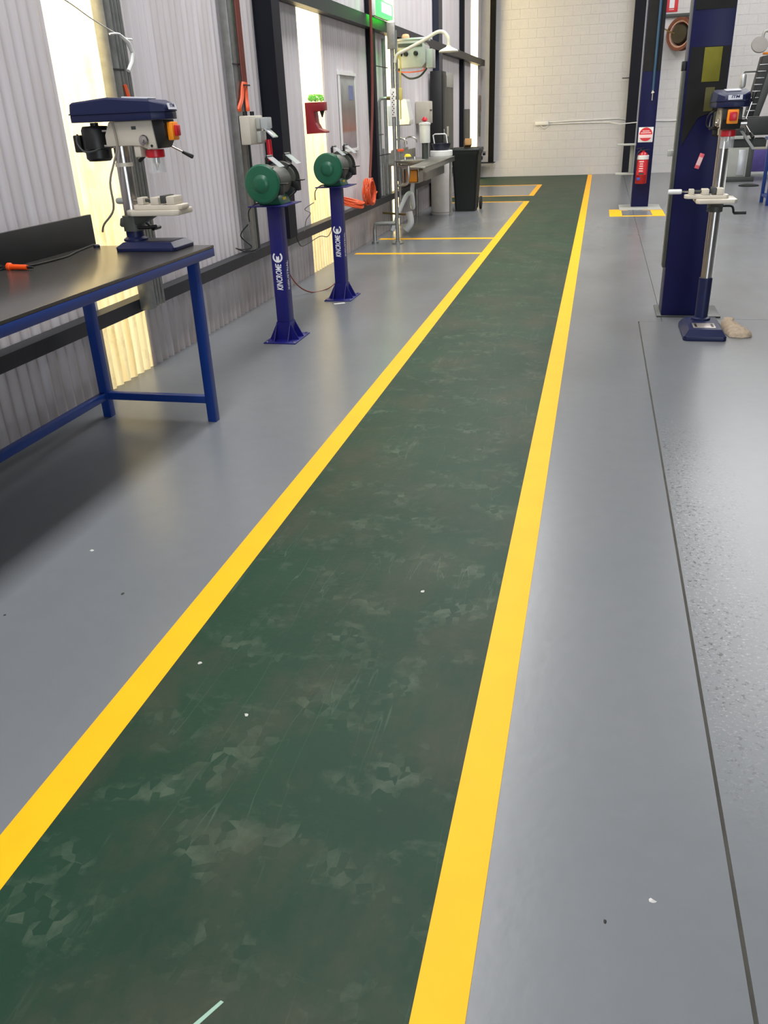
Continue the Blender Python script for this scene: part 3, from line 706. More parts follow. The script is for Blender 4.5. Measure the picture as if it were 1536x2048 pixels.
s2 = thing('conduit_run', 'pair of grey conduits with orange cables beside the dark steel column', 'conduit', (-2.84, 6.80, 0))
MB().bx(-.03, .04, -.03, .09, .507, 6.4, .01).build('conduit', M_GALV, s2)
MB().cyl((0, .135, .507), (0, .135, 6.4), .028, n=16).build('conduit', M_GALV, s2)
MB().cyl((0, .205, .507), (0, .205, 6.4), .024, n=16).build('conduit', M_DKGREY, s2)
for i, (y, yb, xb) in enumerate(((.10, -.05, .06), (.125, -.02, .06), (.155, .10, .07), (.175, .13, .07))):
    cb_ = MB().tube([(.055, y, 6.3), (.055, y, 3.0), (.055, y, 1.78)], .009, 8).build('cable', M_CABLERED, s2)
    MB().tube([(.055, y, 1.7798), (.055, y*.8+yb*.2, 1.74), (.058, (y+yb)/2, 1.66), (xb, yb, 1.60), (xb, yb, 1.575)], .011, 8, smooth=3).build('cable_end', M_CABLEOR, cb_)
MB().bx(.066, .072, .08, .21, 1.755, 1.765).build('strap', M_BLACK, s2)
MB().bx(.0405, .046, -.04, .10, 1.90, 1.91).build('strap', M_BLACK, s2)
pb = thing('socket_box', 'beige power outlet box with clear hinged covers on the conduits', 'outlet', (-2.80, 6.86, 1.33))
MB().bx(.021, .105, -.13, .17, 0, .21, .008).build('box', M_BEIGEBOX, pb)
for y in (-.09, .06): 
    MB().cyl((.06, y, .211), (.06, y, .24), .017, n=12).build('cable_gland', M_BLACK, pb)
for z in (.05, .15):
    MB().bx(.1055, .14, .00, .13, z-.04, z+.045, .006).build('outlet_frame', M_GREYCAB, pb)
MB().bx(.1405, .20, .015, .125, .11, .195, .008).build('clear_cover', M_FROST, pb)
MB().bx(-.05, .05, -.055, .055, 0, .012, .003).xf(Matrix.Translation((.20, .07, .075)) @ Matrix.Rotation(math.radians(42), 4, 'Y')).build('clear_cover', M_FROST, pb)
MB().cyl((.17, .10, -.13), (.165, .10, .03), .022, n=14).build('red_plug', M_RED, pb)

# ear plug dispenser
ed = thing('earplug_dispenser', 'red wall dispenser topped by a clear hopper of lime green ear plugs', 'dispenser', (-2.889, 8.80, 1.36))
body = MB(); body.prism([(0, 0), (.20, .005), (.20, .02), (.13, .045), (.10, .10), (.09, .20), (.19, .21), (.19, .285), (0, .285)], 'y', -.07, .07, .004); body.build('body', M_DKRED, ed)
MB().lathe([(.006, 0), (.012, .02), (.026, .06), (0, .06)], (.155, 0, .148), n=14).build('funnel', M_BLACK, ed)
MB().bx(.015, .18, -.06, .06, .2855, .37, .01).build('hopper', mat('hopper_clear', (240, 245, 240), .1, alpha=.12), ed)
pg = MB()
for i in range(120):
    p = Vector((random.uniform(.03, .165), random.uniform(-.048, .048), random.uniform(.297, .352))); d = Vector((random.uniform(-1, 1), random.uniform(-1, 1), random.uniform(-1, 1))).normalized()
    pg.lathe([(0, -.010), (.006, -.008), (.007, .006), (.003, .011), (0, .011)], p, d, 6)
tag(pg.build('ear_plugs', M_PLUG, ed), kind='stuff')

# poster
po = thing('poster', 'framed pale poster with a blue square and orange figure on the wall', 'poster', (-2.889, 9.96, 1.13))
f = MB(); f.bx(0, .018, 0, .7, 0, .03); f.bx(0, .018, 0, .03, .03, .80); f.bx(0, .018, .67, .7, .03, .80); f.bx(0, .022, -.01, .71, .80, .83); f.build('frame', M_WHITE, po)
def poster_mat():
    m = bpy.data.materials.new('poster_print'); m.use_nodes = True; n = m.node_tree.nodes; l = m.node_tree.links; b = n['Principled BSDF']
    V = n.new('ShaderNodeTexCoord').outputs['Generated']; sep = n.new('ShaderNodeSeparateXYZ'); l.new(V, sep.inputs['Vector'])
    r = n.new('ShaderNodeValToRGB'); e = r.color_ramp.elements; e[0].position = 0; e[0].color = (*lin((140, 128, 136)), 1); e[1].position = .92; e[1].color = (*lin((178, 180, 178)), 1)
    for p, c in ((.22, (164, 148, 148)), (.26, (160, 104, 88)), (.36, (150, 116, 108)), (.55, (128, 118, 112)), (.72, (150, 150, 148))): x = e.new(p); x.color = (*lin(c), 1)
    l.new(sep.outputs['Z'], r.inputs['Fac'])
    nz = noise(n, l, V, 4, 4); c = mixc(n, l, mul(n, l, ramp(n, l, nz.outputs['Fac'], .45, .7).outputs['Color'], .5), r.outputs['Color'], lin((104, 96, 92)))
    l.new(c, b.inputs['Base Color']); b.inputs['Roughness'].default_value = .4; return m
MB().bx(.002, .008, .03, .67, .03, .80).build('print', poster_mat(), po)
MB().bx(.0082, .0095, .40, .60, .55, .70).build('blue_square', mat('dusty_blue_print', (120, 126, 168), .6), po)

# exit sign on the upper rail (a lit lamp)
def emission_mat(name, c, s):
    m = bpy.data.materials.new(name); m.use_nodes = True; n = m.node_tree.nodes; b = n['Principled BSDF']
    b.inputs['Base Color'].default_value = (*c, 1); b.inputs['Emission Color'].default_value = (*c, 1); b.inputs['Emission Strength'].default_value = s
    return m
ex = thing('exit_sign', 'glowing green emergency exit light on the upper wall rail', 'exit sign', (-2.749, 11.16, 2.601))
MB().bx(-.02, .03, 0, .76, -.0145, .16, .006).build('housing', M_WHITE, ex)
MB().bx(.0305, .075, .01, .75, -.012, .155, .008).build('lit_panel', emission_mat('green_lit_panel', (.008, 1.0, .014), 24.0), ex)
MB().bx(.0755, .079, .14, .66, .03, .135, .001).build('lit_symbol', emission_mat('white_lit_symbol', (.8, 1.0, .85), 5.0), ex)

cable('drop_cable', [(-2.735, 10.98, 3.6), (-2.735, 10.98, 2.62), (-2.74, 10.95, 1.8), (-2.745, 10.80, 1.2), (-2.745, 10.66, .815)], .017, M_CABLERED, 'reddish brown cable bundle dropping past the exit light to the hose coil')
# orange coil hung against the column and another on the rail
def coil(name, c, rad, th, turns, axis, m, label, flat=1.0):
    x, y, d = frame_z(axis); c = Vector(c); pts = []
    N = turns*18
    for i in range(N+1):
        a = 2*PI*i/18; k = i/N
        rr = rad*(1+.10*math.sin(7.3*k*turns)); off = th*(math.sin(2.9*k*turns*1.7)*.5)
        pts.append(c+x*(rr*math.cos(a))*flat+y*(rr*math.sin(a))+d*off)
    o = MB().tube(pts, .0085, 6).build(name, m); tag(o, label, 'hose coil'); return o
coil('hose_coil', (-2.73, 10.53, .66), .14, .09, 12, (1, 0, 0), M_CABLEOR, 'orange cable coil hanging upright against the wall column')
coil('hose_coil', (-2.775, 9.85, .60), .14, .06, 9, (.25, 0, 1), M_CABLEOR, 'loose orange cable coil lying on the lower wall rail', .55)
cable('orange_cable', [(-2.80, 10.03, .53), (-2.83, 10.4, .516), (-2.83, 10.8, .516), (-2.82, 11.1, .56), (-2.81, 11.25, .60)], .009, M_CABLEOR, 'orange cable running along the lower rail between the two coils')

# ------------------------------------------------------------------ wash station
es = thing('emergency_shower', 'galvanised emergency shower pole with eyewash bowl and overhead spray head', 'emergency shower', (-2.46, 10.85, 0))
MB().lathe([(.08, 0), (.08, .012), (.03, .016), (.03, .03), (0, .03)], n=20).build('floor_flange', M_GALV, es)
MB().cyl((0, 0, .0165), (0, 0, 2.44), .024, n=16).build('pole', M_GALV, es)
MB().cyl((.035, .07, .5), (.035, .07, 2.40), .016, n=12).build('riser', M_GALV, es)
MB().bx(-.045, .05, -.012, .012, 2.20, 2.47, .004).xf(Matrix.Translation((0, -.037, 0))).build('head_bracket', M_GALV, es)
MB().tube([(.03, 0, 2.06), (.06, 0, 2.14), (.18, 0, 2.19), (.40, 0, 2.28), (.54, 0, 2.345), (.62, 0, 2.34), (.67, 0, 2.28), (.675, 0, 2.20)], .019, 12, smooth=5).build('shower_arm', M_SHOWER, es)
MB().lathe([(.022, .06), (.03, .045), (.10, .015), (.115, .0), (.11, -.008), (0, -.004)], (.675, 0, 2.145), n=24).build('spray_head', M_SHOWER, es)
MB().tube([(.07, .0, 2.1), (.085, 0, 2.2), (.10, 0, 2.05), (.09, 0, 1.9)], .010, 8, smooth=3).build('pull_lever', M_YELROD, es)
MB().cyl((.09, 0, 1.90), (.085, 0, 1.45), .009, n=8).build('pull_rod', M_YELROD, es)
MB().bx(.07, .11, -.012, .012, 1.66, 1.79, .004).build('pull_handle', M_YELROD, es)
sg = MB().bx(-.034, .034, -.031, -.027, 1.48, 1.79, .001).build('pole_label', M_WHITE, es)
for k in range(12): MB().bx(-.012+.014*(k % 2), .0+.014*(k % 2), -.0325, -.0311, 1.50+k*.022, 1.512+k*.022).build('mark', M_BLACK, sg)
MB().lathe([(0, -.06), (.03, -.055), (.12, -.03), (.19, .0), (.195, .006), (.185, .006), (.11, -.018), (.03, -.04), (0, -.044)], (.19, -.02, .985), n=28).build('eyewash_bowl', M_STAIN, es)
MB().tube([(.025, 0, .93), (.10, -.01, .92), (.17, -.02, .925)], .016, 10).build('bowl_arm', M_GALV, es)
for dx in (.13, .25):
    MB().cyl((dx, -.02, .955), (dx, -.02, 1.03), .012, n=10).build('spray_stem', M_STEEL, es)
MB().lathe([(0, .03), (.03, .025), (.045, 0), (.04, -.005), (0, -.005)], (.17, -.05, 1.035), n=16).build('dust_cap', M_YELPL, es)
MB().bx(.02, .10, -.05, -.035, 1.09, 1.12, .004).xf(Matrix.Rotation(.5, 4, 'Z')).build('push_paddle', M_CABLEOR, es)
MB().tube([(.17, -.02, .925), (.17, -.02, .80), (.14, -.01, .72), (.06, 0, .70), (.025, 0, .70)], .018, 10, smooth=4).build('bowl_drain', M_STAIN, es)
MB().tube([(-.02, 0, .25), (-.22, 0, .245), (-.29, 0, .24), (-.30, 0, .16), (-.30, 0, .03)], .026, 10).build('floor_branch', M_GALV, es)
MB().lathe([(.045, 0), (.045, .03), (.03, .035), (0, .035)], (-.30, 0, 0), n=14).build('branch_flange', M_GALV, es)

wp = thing('water_pipes', 'grey pipes with an old brass valve clipped to the wall beside the shower pole', 'pipes', (-2.86, 11.62, 0))
MB().tube([(.03, 0, .52), (.03, 0, 1.66), (.05, .02, 1.70), (.12, .05, 1.70)], .020, 10).build('pipe', M_GALV, wp)
MB().cyl((.03, .35, .508), (.03, .35, 2.4), .022, n=12).build('pipe', M_GALV, wp)
MB().cyl((.03, .12, .508), (.03, .12, 1.1), .024, n=12).build('pipe', M_GALV, wp)
MB().tube([(.1205, .05, 1.70), (.20, .06, 1.70), (.27, .06, 1.70)], [.020, .028, .02], 10).build('valve', M_BRASS, wp)
for z in (1.02, 2.06): MB().bx(.0545, .060, -.2, .45, z, z+.012).build('clip', M_BLACK, wp)
MB().bx(.0545, .06, -.15, .08, 1.27, 1.28).build('clip', M_BLACK, wp)
MB().tube([(.04, -.02, .30), (.30, -.2, .30), (.40, -.25, .30)], .014, 8).build('pipe', M_BRASS, wp)

sk = thing('wash_trough', 'stainless steel wash trough on the left wall with pipes underneath', 'sink', (-2.53, 12.65, 0))
b = MB(); b.prism([(-.33, -.60), (.05, -.60), (.05, -1.35), (.36, -1.35), (.32, 1.35), (-.33, 1.35)], 'z', .865, .885, .003); b.bx(-.33, -.31, -.60, 1.35, .8855, 1.02, .002)
b.prism([(.335, -1.345), (.358, -1.345), (.318, 1.345), (.295, 1.345)], 'z', .815, .8645); b.build('trough_top', M_STAIN, sk)
b = MB(); 
b.bx(-.24, .20, -.5, 1.0, .66, .67); b.bx(-.25, -.24, -.5, 1.0, .66, .8645); b.bx(.20, .21, -.5, 1.0, .66, .8645); b.bx(-.24, .20, -.51, -.5, .66, .8645); b.bx(-.24, .20, 1.0, 1.01, .66, .8645)
b.build('basin', M_STAIN, sk)
for x, y in ((.26, 1.28), (-.29, 1.28), (-.29, -.55)): MB().cyl((x, y, 0), (x, y, .864), .018, n=12).build('leg', M_STAIN, sk)
MB().tube([(.0, -.4, .659), (.0, -.5, .45), (.03, -.64, .34), (.06, -.72, .34), (.07, -.78, .42), (.06, -.82, .52), (0, -.86, .5), (-.1, -.9, .3), (-.2, -.9, .05)], .03, 12, smooth=4).build('waste_pipe', M_PVC, sk)
MB().tube([(.05, -.95, .30), (.07, -.95, .16), (.0, -.95, .06)], .045, 12, smooth=4).build('floor_waste', M_PVC, sk)
MB().tube([(-.30, -.2, 1.06), (-.30, -.2, 1.14), (-.24, -.2, 1.20), (-.14, -.2, 1.18), (-.12, -.2, 1.12)], .012, 8, smooth=4).build('tap', M_STEEL, sk)
MB().tube([(-.30, .5, 1.06), (-.30, .5, 1.14), (-.24, .5, 1.20), (-.14, .5, 1.18), (-.12, .5, 1.12)], .012, 8, smooth=4).build('tap', M_STEEL, sk)
MB().bx(-.309, -.29, -.4, .7, 1.0205, 1.06, .003).build('tap_rail', M_STEEL, sk)
MB().bx(.06, .27, -1.33, -1.05, .69, .695, .001).bx(.06, .07, -1.33, -1.05, .6952, .8645).bx(.26, .27, -1.33, -1.05, .6952, .8645).build('shelf', M_STAIN, sk)
o = MB().bx(-.075, .075, -.06, .06, 0, .145, .015); o = o.build('soap_tub', M_ORSOAP); o.location = (-2.37, 11.46, .6955); tag(o, 'amber orange tub on the small shelf under the trough end', 'tub')

# wall above the trough
d1 = thing('towel_dispenser', 'white paper towel dispenser above the near end of the trough', 'dispenser', (-2.888, 12.98, 1.37))
MB().prism([(0, 0), (.20, 0), (.21, .06), (.17, .30), (.15, .33), (0, .33)], 'y', -.15, .15, .008).build('case', M_WHITE, d1)
MB().bx(.04, .17, -.12, .12, -.012, -.0005).build('paper_slot', M_DKGREY, d1)
d1b = MB().bx(0, .13, -.05, .05, 0, .26, .01).build('soap_dispenser', M_WHITE); d1b.location = (-2.888, 12.40, 1.36); tag(d1b, 'small white soap dispenser left of the white towel dispenser', 'dispenser')
d2 = thing('first_aid_box', 'pale box on the wall above the far end of the trough', 'box', (-2.888, 14.45, 1.36))
MB().bx(0, .22, -.15, .15, 0, .32, .008).build('case', M_BEIGEBOX, d2); MB().bx(.2205, .225, -.08, .08, .18, .20).build('handle', M_BLACK, d2)
d3 = thing('hand_cleaner_tub', 'white hand cleaner container with a red pump above the trough', 'hand cleaner', (-2.56, 13.35, .8855))
MB().lathe([(0, .22), (.075, .22), (.08, .23), (.08, .46), (.09, .47), (.09, .49), (.02, .51), (0, .51)], n=20).build('tub', M_WHITE, d3)
MB().lathe([(.05, 0), (.05, .2195), (0, .2195)], n=16).build('stand', M_DKGREY, d3)
MB().lathe([(.015, .5105), (.05, .53), (.04, .55), (.012, .575), (0, .575)], n=14).build('pump', M_RED, d3)
hr = thing('hose_reel_cabinet', 'grey wall unit with dark band, black knobs and hanging hose above the trough', 'hose reel', (-2.888, 12.9, 2.085))
MB().prism([(0, 0), (.42, .0), (.47, .05), (.47, .26), (.42, .33), (0, .33)], 'y', -.18, .18, .01).build('case', M_GREYCAB, hr)
MB().bx(0, .48, -.185, .185, .3305, .36, .006).build('lid', M_ALU, hr)
MB().bx(.09, .43, -.1885, -.1805, .25, .295).build('dark_band', M_DKGREY, hr)
for x in (.12, .20, .34): MB().lathe([(.032, 0), (.032, .02), (.022, .03), (0, .03)], (x, -.1805, .17), (0, -1, 0), 16).build('knob', M_BLACK, hr)
MB().bx(.4705, .56, -.12, .12, -.01, .22, .006).build('side_box', M_GREYCAB, hr)
MB().tube([(.06, -.05, -.001), (.10, -.06, -.06), (.22, -.06, -.13), (.36, -.06, -.11), (.45, -.05, -.03), (.46, -.05, -.001)], .013, 8, smooth=5).build('hose', M_DKGREY, hr)
MB().tube([(.04, -.1, -.001), (.08, -.12, -.04), (.25, -.14, -.055), (.42, -.12, -.04), (.44, -.1, -.001)], .008, 8, smooth=5).build('hose', M_CABLEOR, hr)
o = MB().lathe([(0, 0), (.05, 0), (.055, .02), (.04, .05), (0, .055)], (-2.70, 12.78, 2.4455), n=14).build('cloth_roll', M_PEACH); tag(o, 'small peach coloured roll on top of the grey wall unit', 'roll')

wd = thing('white_drum', 'tall white plastic drum standing between the trough and the black wheelie bin', 'drum', (-2.46, 14.2, 0))
MB().lathe([(0, 0), (.165, 0), (.17, .01), (.168, .86), (.160, .88), (0, .88)], n=32).build('drum', M_WHITEDRUM, wd)
MB().lathe([(.172, .881), (.180, .885), (.180, .955), (.172, .965), (0, .965)], n=32).build('lid', M_WHITE, wd)
MB().lathe([(.1705, .03), (.174, .03), (.174, .045), (.1705, .045)], n=32).build('hoop', M_GREYCAB, wd)
bk = thing('bucket', 'dark navy tub with an upright pale handle on top of the white drum', 'bucket', (-2.46, 14.2, .9655))
MB().lathe([(0, 0), (.12, 0), (.15, .09), (.156, .092), (.156, .10), (.14, .10), (.115, .01), (0, .01)], n=24).build('tub', M_TUB, bk)
MB().tube([(-.11, 0, .1005), (-.13, 0, .22), (-.10, 0, .235), (.06, 0, .235), (.08, 0, .22), (.10, 0, .1005)], .010, 8).build('handle', M_WHITE, bk)

wbn = thing('wheelie_bin', 'black wheelie bin with lid beside the white drum', 'bin', (-2.12, 14.72, 0))
t = bmesh.new()
def quad(z, x0, x1, y0, y1): return [t.verts.new(p) for p in ((x0, y0, z), (x1, y0, z), (x1, y1, z), (x0, y1, z))]
Q = [quad(.03, -.17, .17, -.20, .20), quad(.86, -.215, .215, -.27, .25), quad(.90, -.235, .235, -.29, .27), quad(.925, -.235, .235, -.29, .27)]
for a, b in zip(Q, Q[1:]):
    for k in range(4): t.faces.new((a[k], a[(k+1) % 4], b[(k+1) % 4], b[k]))
t.faces.new(Q[0][::-1]); t.faces.new(Q[-1]); bmesh.ops.bevel(t, geom=[e for e in t.edges if abs((e.verts[0].co-e.verts[1].co).z) > .02], offset=.03, segments=3, affect='EDGES')
m = MB(); m.merge(t); m.bx(-.16, .16, -.19, .12, 0, .0295); m.build('bin_body', M_BINGRN, wbn)
m = MB(); m.prism([(-.30, .926), (.28, .926), (.28, .95), (.22, .975), (-.25, .975), (-.30, .955)], 'x', -.24, .24, .006); m.build('lid', M_BINGRN, wbn)
MB().cyl((-.20, .31, .93), (.20, .31, .93), .016, n=10).build('handle', M_BLACK, wbn)
for x in (-.225, .19): MB().cyl((x, .22, .10), (x+.035, .22, .10), .10, n=24).build('wheel', M_RUB, wbn)
MB().cyl((.2405, .16, .87), (.285, .16, .87), .03, n=12).build('hinge_pin', M_BLACK, wbn)
cb = MB().bx(-.055, .055, -.09, .09, 0, .10, .004).xf(Matrix.Rotation(.25, 4, 'Z') @ Matrix.Rotation(math.radians(-14), 4, 'X')).build('cardboard_carton', M_CARD); cb.location = (-2.08, 14.54, .999); tag(cb, 'brown cardboard carton on the lid of the black wheelie bin', 'carton')

# tall black locker by the far column, boards on the wall beyond
lk = thing('tall_locker', 'tall black locker against the navy column behind the trough', 'locker', (-2.75, 15.62, 0))
MB().bx(-.10, .10, -.22, .22, .03, 2.14, .006).build('carcass', M_BLACK, lk); MB().bx(-.09, .09, -.2, .2, 0, .0295).build('plinth', M_BLACK, lk)
MB().bx(.1005, .112, -.20, .20, .08, 2.08, .003).build('door', M_BLACK, lk); MB().bx(.1125, .13, -.17, -.155, 1.1, 1.25, .003).build('handle', M_STEEL, lk)
bd = thing('grey_door_panel', 'grey panel with pale top edge on the wall beyond the far column', 'panel', (-2.88, 17.2, .55))
MB().bx(0, .05, -.45, .55, 0, 1.38, .004).build('panel', M_DKGREY, bd); MB().bx(0, .055, -.45, .55, 1.3805, 1.62, .004).build('pale_head', M_GREYCAB, bd)
MB().bx(.0505, .09, -.4, -.25, .55, .72, .006).build('switch_box', M_BEIGEBOX, bd)
b2_ = MB().bx(0, .03, 0, .8, 0, 1.05, .004).build('leaning_board', M_DKGREY); b2_.location = (-2.86, 19.25, .506); tag(b2_, 'narrow dark grey board standing on the rail beside the bright sheet', 'board')
b3_ = thing('wall_tool', 'slim dark tool hanging on the sheeting near the back corner', 'tool', (-2.87, 21.95, .95))
MB().bx(0, .03, -.07, .02, 0, .9, .004).build('rail', M_DKGREY, b3_); MB().bx(.0305, .04, -.06, .01, .55, .88).build('red_strip', M_CABLERED, b3_)

# ------------------------------------------------------------------ vehicle lift posts
lp = thing('lift_post', 'near navy vehicle lift post with dark upper panel and yellow labels', 'lift post', (.69, 6.92, 0))
m = MB(); m.bx(-.138, .138, -.14, -.126, .012, 4.2, .002); m.bx(-.138, -.126, -.1255, .14, .012, 4.2, .002); m.bx(.126, .138, -.1255, .14, .012, 4.2, .002); m.build('post', M_LIFT, lp)
MB().bx(-.17, .30, -.16, .25, 0, .0115, .002).build('base_plate', M_DKGREY, lp)
m = MB(); m.prism([(-.125, 1.22), (-.03, 1.40), (.06, 1.435), (.13, 1.435), (.13, 1.84), (-.125, 1.84)], 'y', -.1445, -.1405); m.build('dark_cover', M_LIFTDARK, lp)
MB().bx(-.125, .13, -.1445, -.1405, 2.06, 4.0).build('dark_cover', M_LIFTDARK, lp)
MB().bx(-.035, .08, -.1465, -.1447, 1.625, 1.835, .0004).build('yellow_label', M_YELSIGN, lp)
MB().bx(.0, .06, -.1465, -.1447, 1.44, 1.59, .0004).build('yellow_label', mat('worn_yellow_print', (86, 84, 42), .7, var=.25, scale=14), lp)
MB().bx(-.163, -.1385, -.12, .0, .37, 1.70, .003).build('side_channel', M_DKGREY, lp)
MB().bx(-.20, -.1385, -.05, .02, 1.15, 1.19, .003).build('latch', M_GREYCAB, lp)
MB().bx(-.17, -.1385, -.1, -.04, 1.70, 1.76, .003).build('latch', M_BLACK, lp)
pk = MB(); pk.bx(-.016, .016, -.1425, -.1405, -.052, .052, .0008, M=None); pk.xf(Matrix.Translation((.015, 0, 1.118)) @ Matrix.Rotation(math.radians(17), 4, 'Y')); pk = pk.build('pink_sticker', M_PINK, lp)
MB().bx(-.014, .014, -.1436, -.1427, -.028, .026).xf(Matrix.Translation((.015, 0, 1.118)) @ Matrix.Rotation(math.radians(17), 4, 'Y')).build('sticker_print', M_PALE, pk)

lp2 = thing('lift_post', 'far navy lift post inside the yellow floor box carrying a fire extinguisher', 'lift post', (.69, 14.86, 0))
m = MB(); m.bx(-.132, .132, -.14, -.126, .012, 4.4, .002); m.bx(-.132, -.120, -.1255, .14, .012, 4.4, .002); m.bx(.120, .132, -.1255, .14, .012, 4.4, .002); m.build('post', M_LIFT, lp2)
MB().bx(-.32, .32, -.55, .22, 0, .0115, .002).build('base_plate', M_GREYCAB, lp2)
MB().bx(-.125, .125, -.1435, -.1405, 1.95, 4.2).build('dark_cover', M_LIFTDARK, lp2)
MB().cyl((.045, -.165, 1.69), (.045, -.165, 4.2), .021, n=14).build('hydraulic_tube', M_BLUECYL, lp2)
MB().lathe([(.012, -.14), (.012, -.05), (.03, -.045), (.03, -.03), (.022, -.02), (.022, -.0005), (0, -.0005)], (.045, -.165, 1.69), n=12).build('hydraulic_fitting', M_STEEL, lp2)
for z in (.935, .505):
    MB().bx(-.42, -.1325, -.13, .10, z-.012, z+.012, .003).build('tool_tray', M_GREYCAB, lp2)
MB().bx(-.21, -.15, .02, .08, .518, .922, .004).build('tray_strut', M_GREYCAB, lp2)
sgn = MB().bx(-.112, .108, -.1445, -.1405, .965, 1.18, .0006).build('safety_sign', M_WHITE, lp2)
m = MB(); m.lathe([(.0, 0), (.098, 0), (.098, .0012), (0, .0012)], (-.002, -.1446, 1.078), (0, -1, 0), 36); m.build('red_disc', M_SIGNRED, sgn)
MB().bx(-.10, .096, -.1475, -.1459, 1.028, 1.075).build('white_band', M_PALE, sgn)
for z, w_ in ((1.125, .05), (1.10, .075)): MB().bx(-.002-w_, -.002+w_, -.1475, -.1459, z-.006, z+.006).build('pale_stripe', M_PALE, sgn)

fe = thing('fire_extinguisher', 'red fire extinguisher with white band hung on the far lift post', 'fire extinguisher', (.672, 14.61, .37))
MB().lathe([(0, 0), (.08, 0), (.088, .012), (.088, .38), (.078, .42), (.045, .455), (.022, .465), (.022, .48), (0, .48)], n=32).build('cylinder', M_EXT, fe)
MB().lathe([(.0885, .355), (.0895, .355), (.0895, .41), (.0815, .414), (.0805, .414)], n=32).build('white_band', M_WHITE, fe)
lb = MB(); R = []
for i in range(13):
    a = math.radians(-150+110*i/12); R.append([lb.bm.verts.new((r*math.cos(a), r*math.sin(a), z)) for r, z in ((.0884, .13), (.0884, .345), (.0892, .345), (.0892, .13))])
for a, b in zip(R, R[1:]):
    for k in range(4): lb.bm.faces.new((a[k], b[k], b[(k+1) % 4], a[(k+1) % 4]))
lab = lb.build('label', M_SIGNRED, fe)
for z, w_ in ((.325, .035), (.292, .025), (.26, .028), (.225, .03), (.19, .03)):
    MB().bx(-.018-w_, -.018+w_, -.0915, -.0885, z-.008, z+.008).build('label_line', M_PALE, lab)
MB().bx(-.05, .03, -.0915, -.0885, .138, .163).build('label_line', M_DKGREY, lab)
MB().bx(-.07, -.02, -.092, -.083, .055, .095, .002).build('blue_mark', M_BLUEPR, fe)
m = MB(); m.bx(-.05, .09, -.012, .012, .4805, .495, .003); m.bx(-.05, .07, -.01, .01, .51, .522, .003, M=Matrix.Rotation(-.12, 4, 'Y')); m.bx(-.05, -.035, -.01, .01, .48, .525); m.build('valve_lever', M_BLACK, fe)
MB().tube([(-.03, -.02, .485), (-.075, -.05, .46), (-.095, -.06, .38), (-.094, -.05, .20)], .009, 8, smooth=4).build('hose', M_BLACK, fe)

# ------------------------------------------------------------------ back wall fittings
cbk = MB(); cbk.bx(.56, .80, 22.16, 22.172, 0, 6.4); cbk.bx(.56, .80, 22.388, 22.399, 0, 6.4); cbk.bx(.56, .572, 22.172, 22.388, 0, 6.4); cbk.bx(.788, .80, 22.172, 22.388, 0, 6.4)
cbk = cbk.build('building_column', M_COLN); tag(cbk, 'dark navy building column standing at the white block wall', 'column')
MB().bx(.40, .5595, 22.2, 22.22, 2.055, 2.075, .002).build('bracket', M_BLACK, cbk)
cd = thing('wall_conduit', 'white junction box with two cables across the white block wall', 'conduit', (-1.4, 22.4, 1.18))
MB().bx(-.16, .16, -.055, -.0015, -.035, .045, .006).build('junction_box', M_WHITE, cd)
MB().tube([(.161, -.02, .02), (.9, -.02, .035), (1.8, -.02, .045), (1.93, -.02, .015), (1.955, -.02, .012)], .011, 8).build('cable', M_WHITE, cd)
MB().tube([(.161, -.02, -.02), (.9, -.02, -.02), (1.6, -.02, -.03), (1.83, -.26, -.075), (2.25, -.26, -.05)], .011, 8).build('cable', M_WHITE, cd)
MB().tube([(2.22, -.02, -.01), (2.9, -.02, -.045), (3.9, -.02, -.04), (4.6, -.02, -.04)], .013, 8).build('cable', M_WHITE, cd)
MB().tube([(-.02, -.03, -.036), (.02, -.03, -.09), (.10, -.03, -.10), (.16, -.03, -.03)], .008, 8, smooth=4).build('cable', M_WHITE, cd)

rs = thing('fire_sign', 'red fire equipment sign with white panel high on the back wall', 'sign', (1.36, 22.398, 3.34))
MB().bx(-.13, .13, -.008, -.001, 0, .45, .001).build('plate', M_SIGNRED, rs); MB().bx(-.055, .05, -.0105, -.0082, .075, .42).build('white_panel', M_LABEL, rs); MB().bx(-.055, .05, -.0105, -.0082, .04, .052).build('white_line', M_PALE, rs)
pr = MB().bx(1.0, 2.1, 22.33, 22.397, 3.235, 3.30, .004).build('wall_rail', M_DKGREY); tag(pr, 'dark grey rail on the back wall under the red sign', 'rail')
rl = thing('hose_reel', 'red brown hose reel with pale hose on the back wall below the sign', 'hose reel', (1.60, 22.10, 2.88), math.radians(-38))
MB().lathe([(.325, 0), (.33, .01), (.33, .02), (.325, .03), (.10, .03), (.10, 0)], (0, .06, 0), (0, 1, 0), 36).build('rim_disc', M_REELRED, rl)
MB().lathe([(.325, 0), (.33, .01), (.33, .02), (.325, .03), (.27, .03), (.27, 0), (.325, 0)], (0, -.09, 0), (0, 1, 0), 36).build('rim_ring', M_REELRED, rl)
m = MB()
for k in range(5):
    for q in range(2):
        R_ = .275-.026*q; y = -.055+.026*k
        m.tube([(R_*math.cos(2*PI*i/28), y, R_*math.sin(2*PI*i/28)) for i in range(28)], .0135, 8, closed=True)
m.build('hose', M_HOSE, rl)
MB().lathe([(0, -.10), (.18, -.10), (.19, -.085), (.19, .055), (0, .055)], (0, 0, 0), (0, 1, 0), 28).build('hub', M_DKBROWN, rl)
MB().tube([(-.10, -.101, .02), (-.22, -.13, .06), (-.36, -.15, .13)], .014, 8).build('swing_arm', M_BRASS, rl)
MB().bx(-.05, .05, .0905, .22, -.05, .05, .004).build('wall_arm', M_DKGREY, rl)

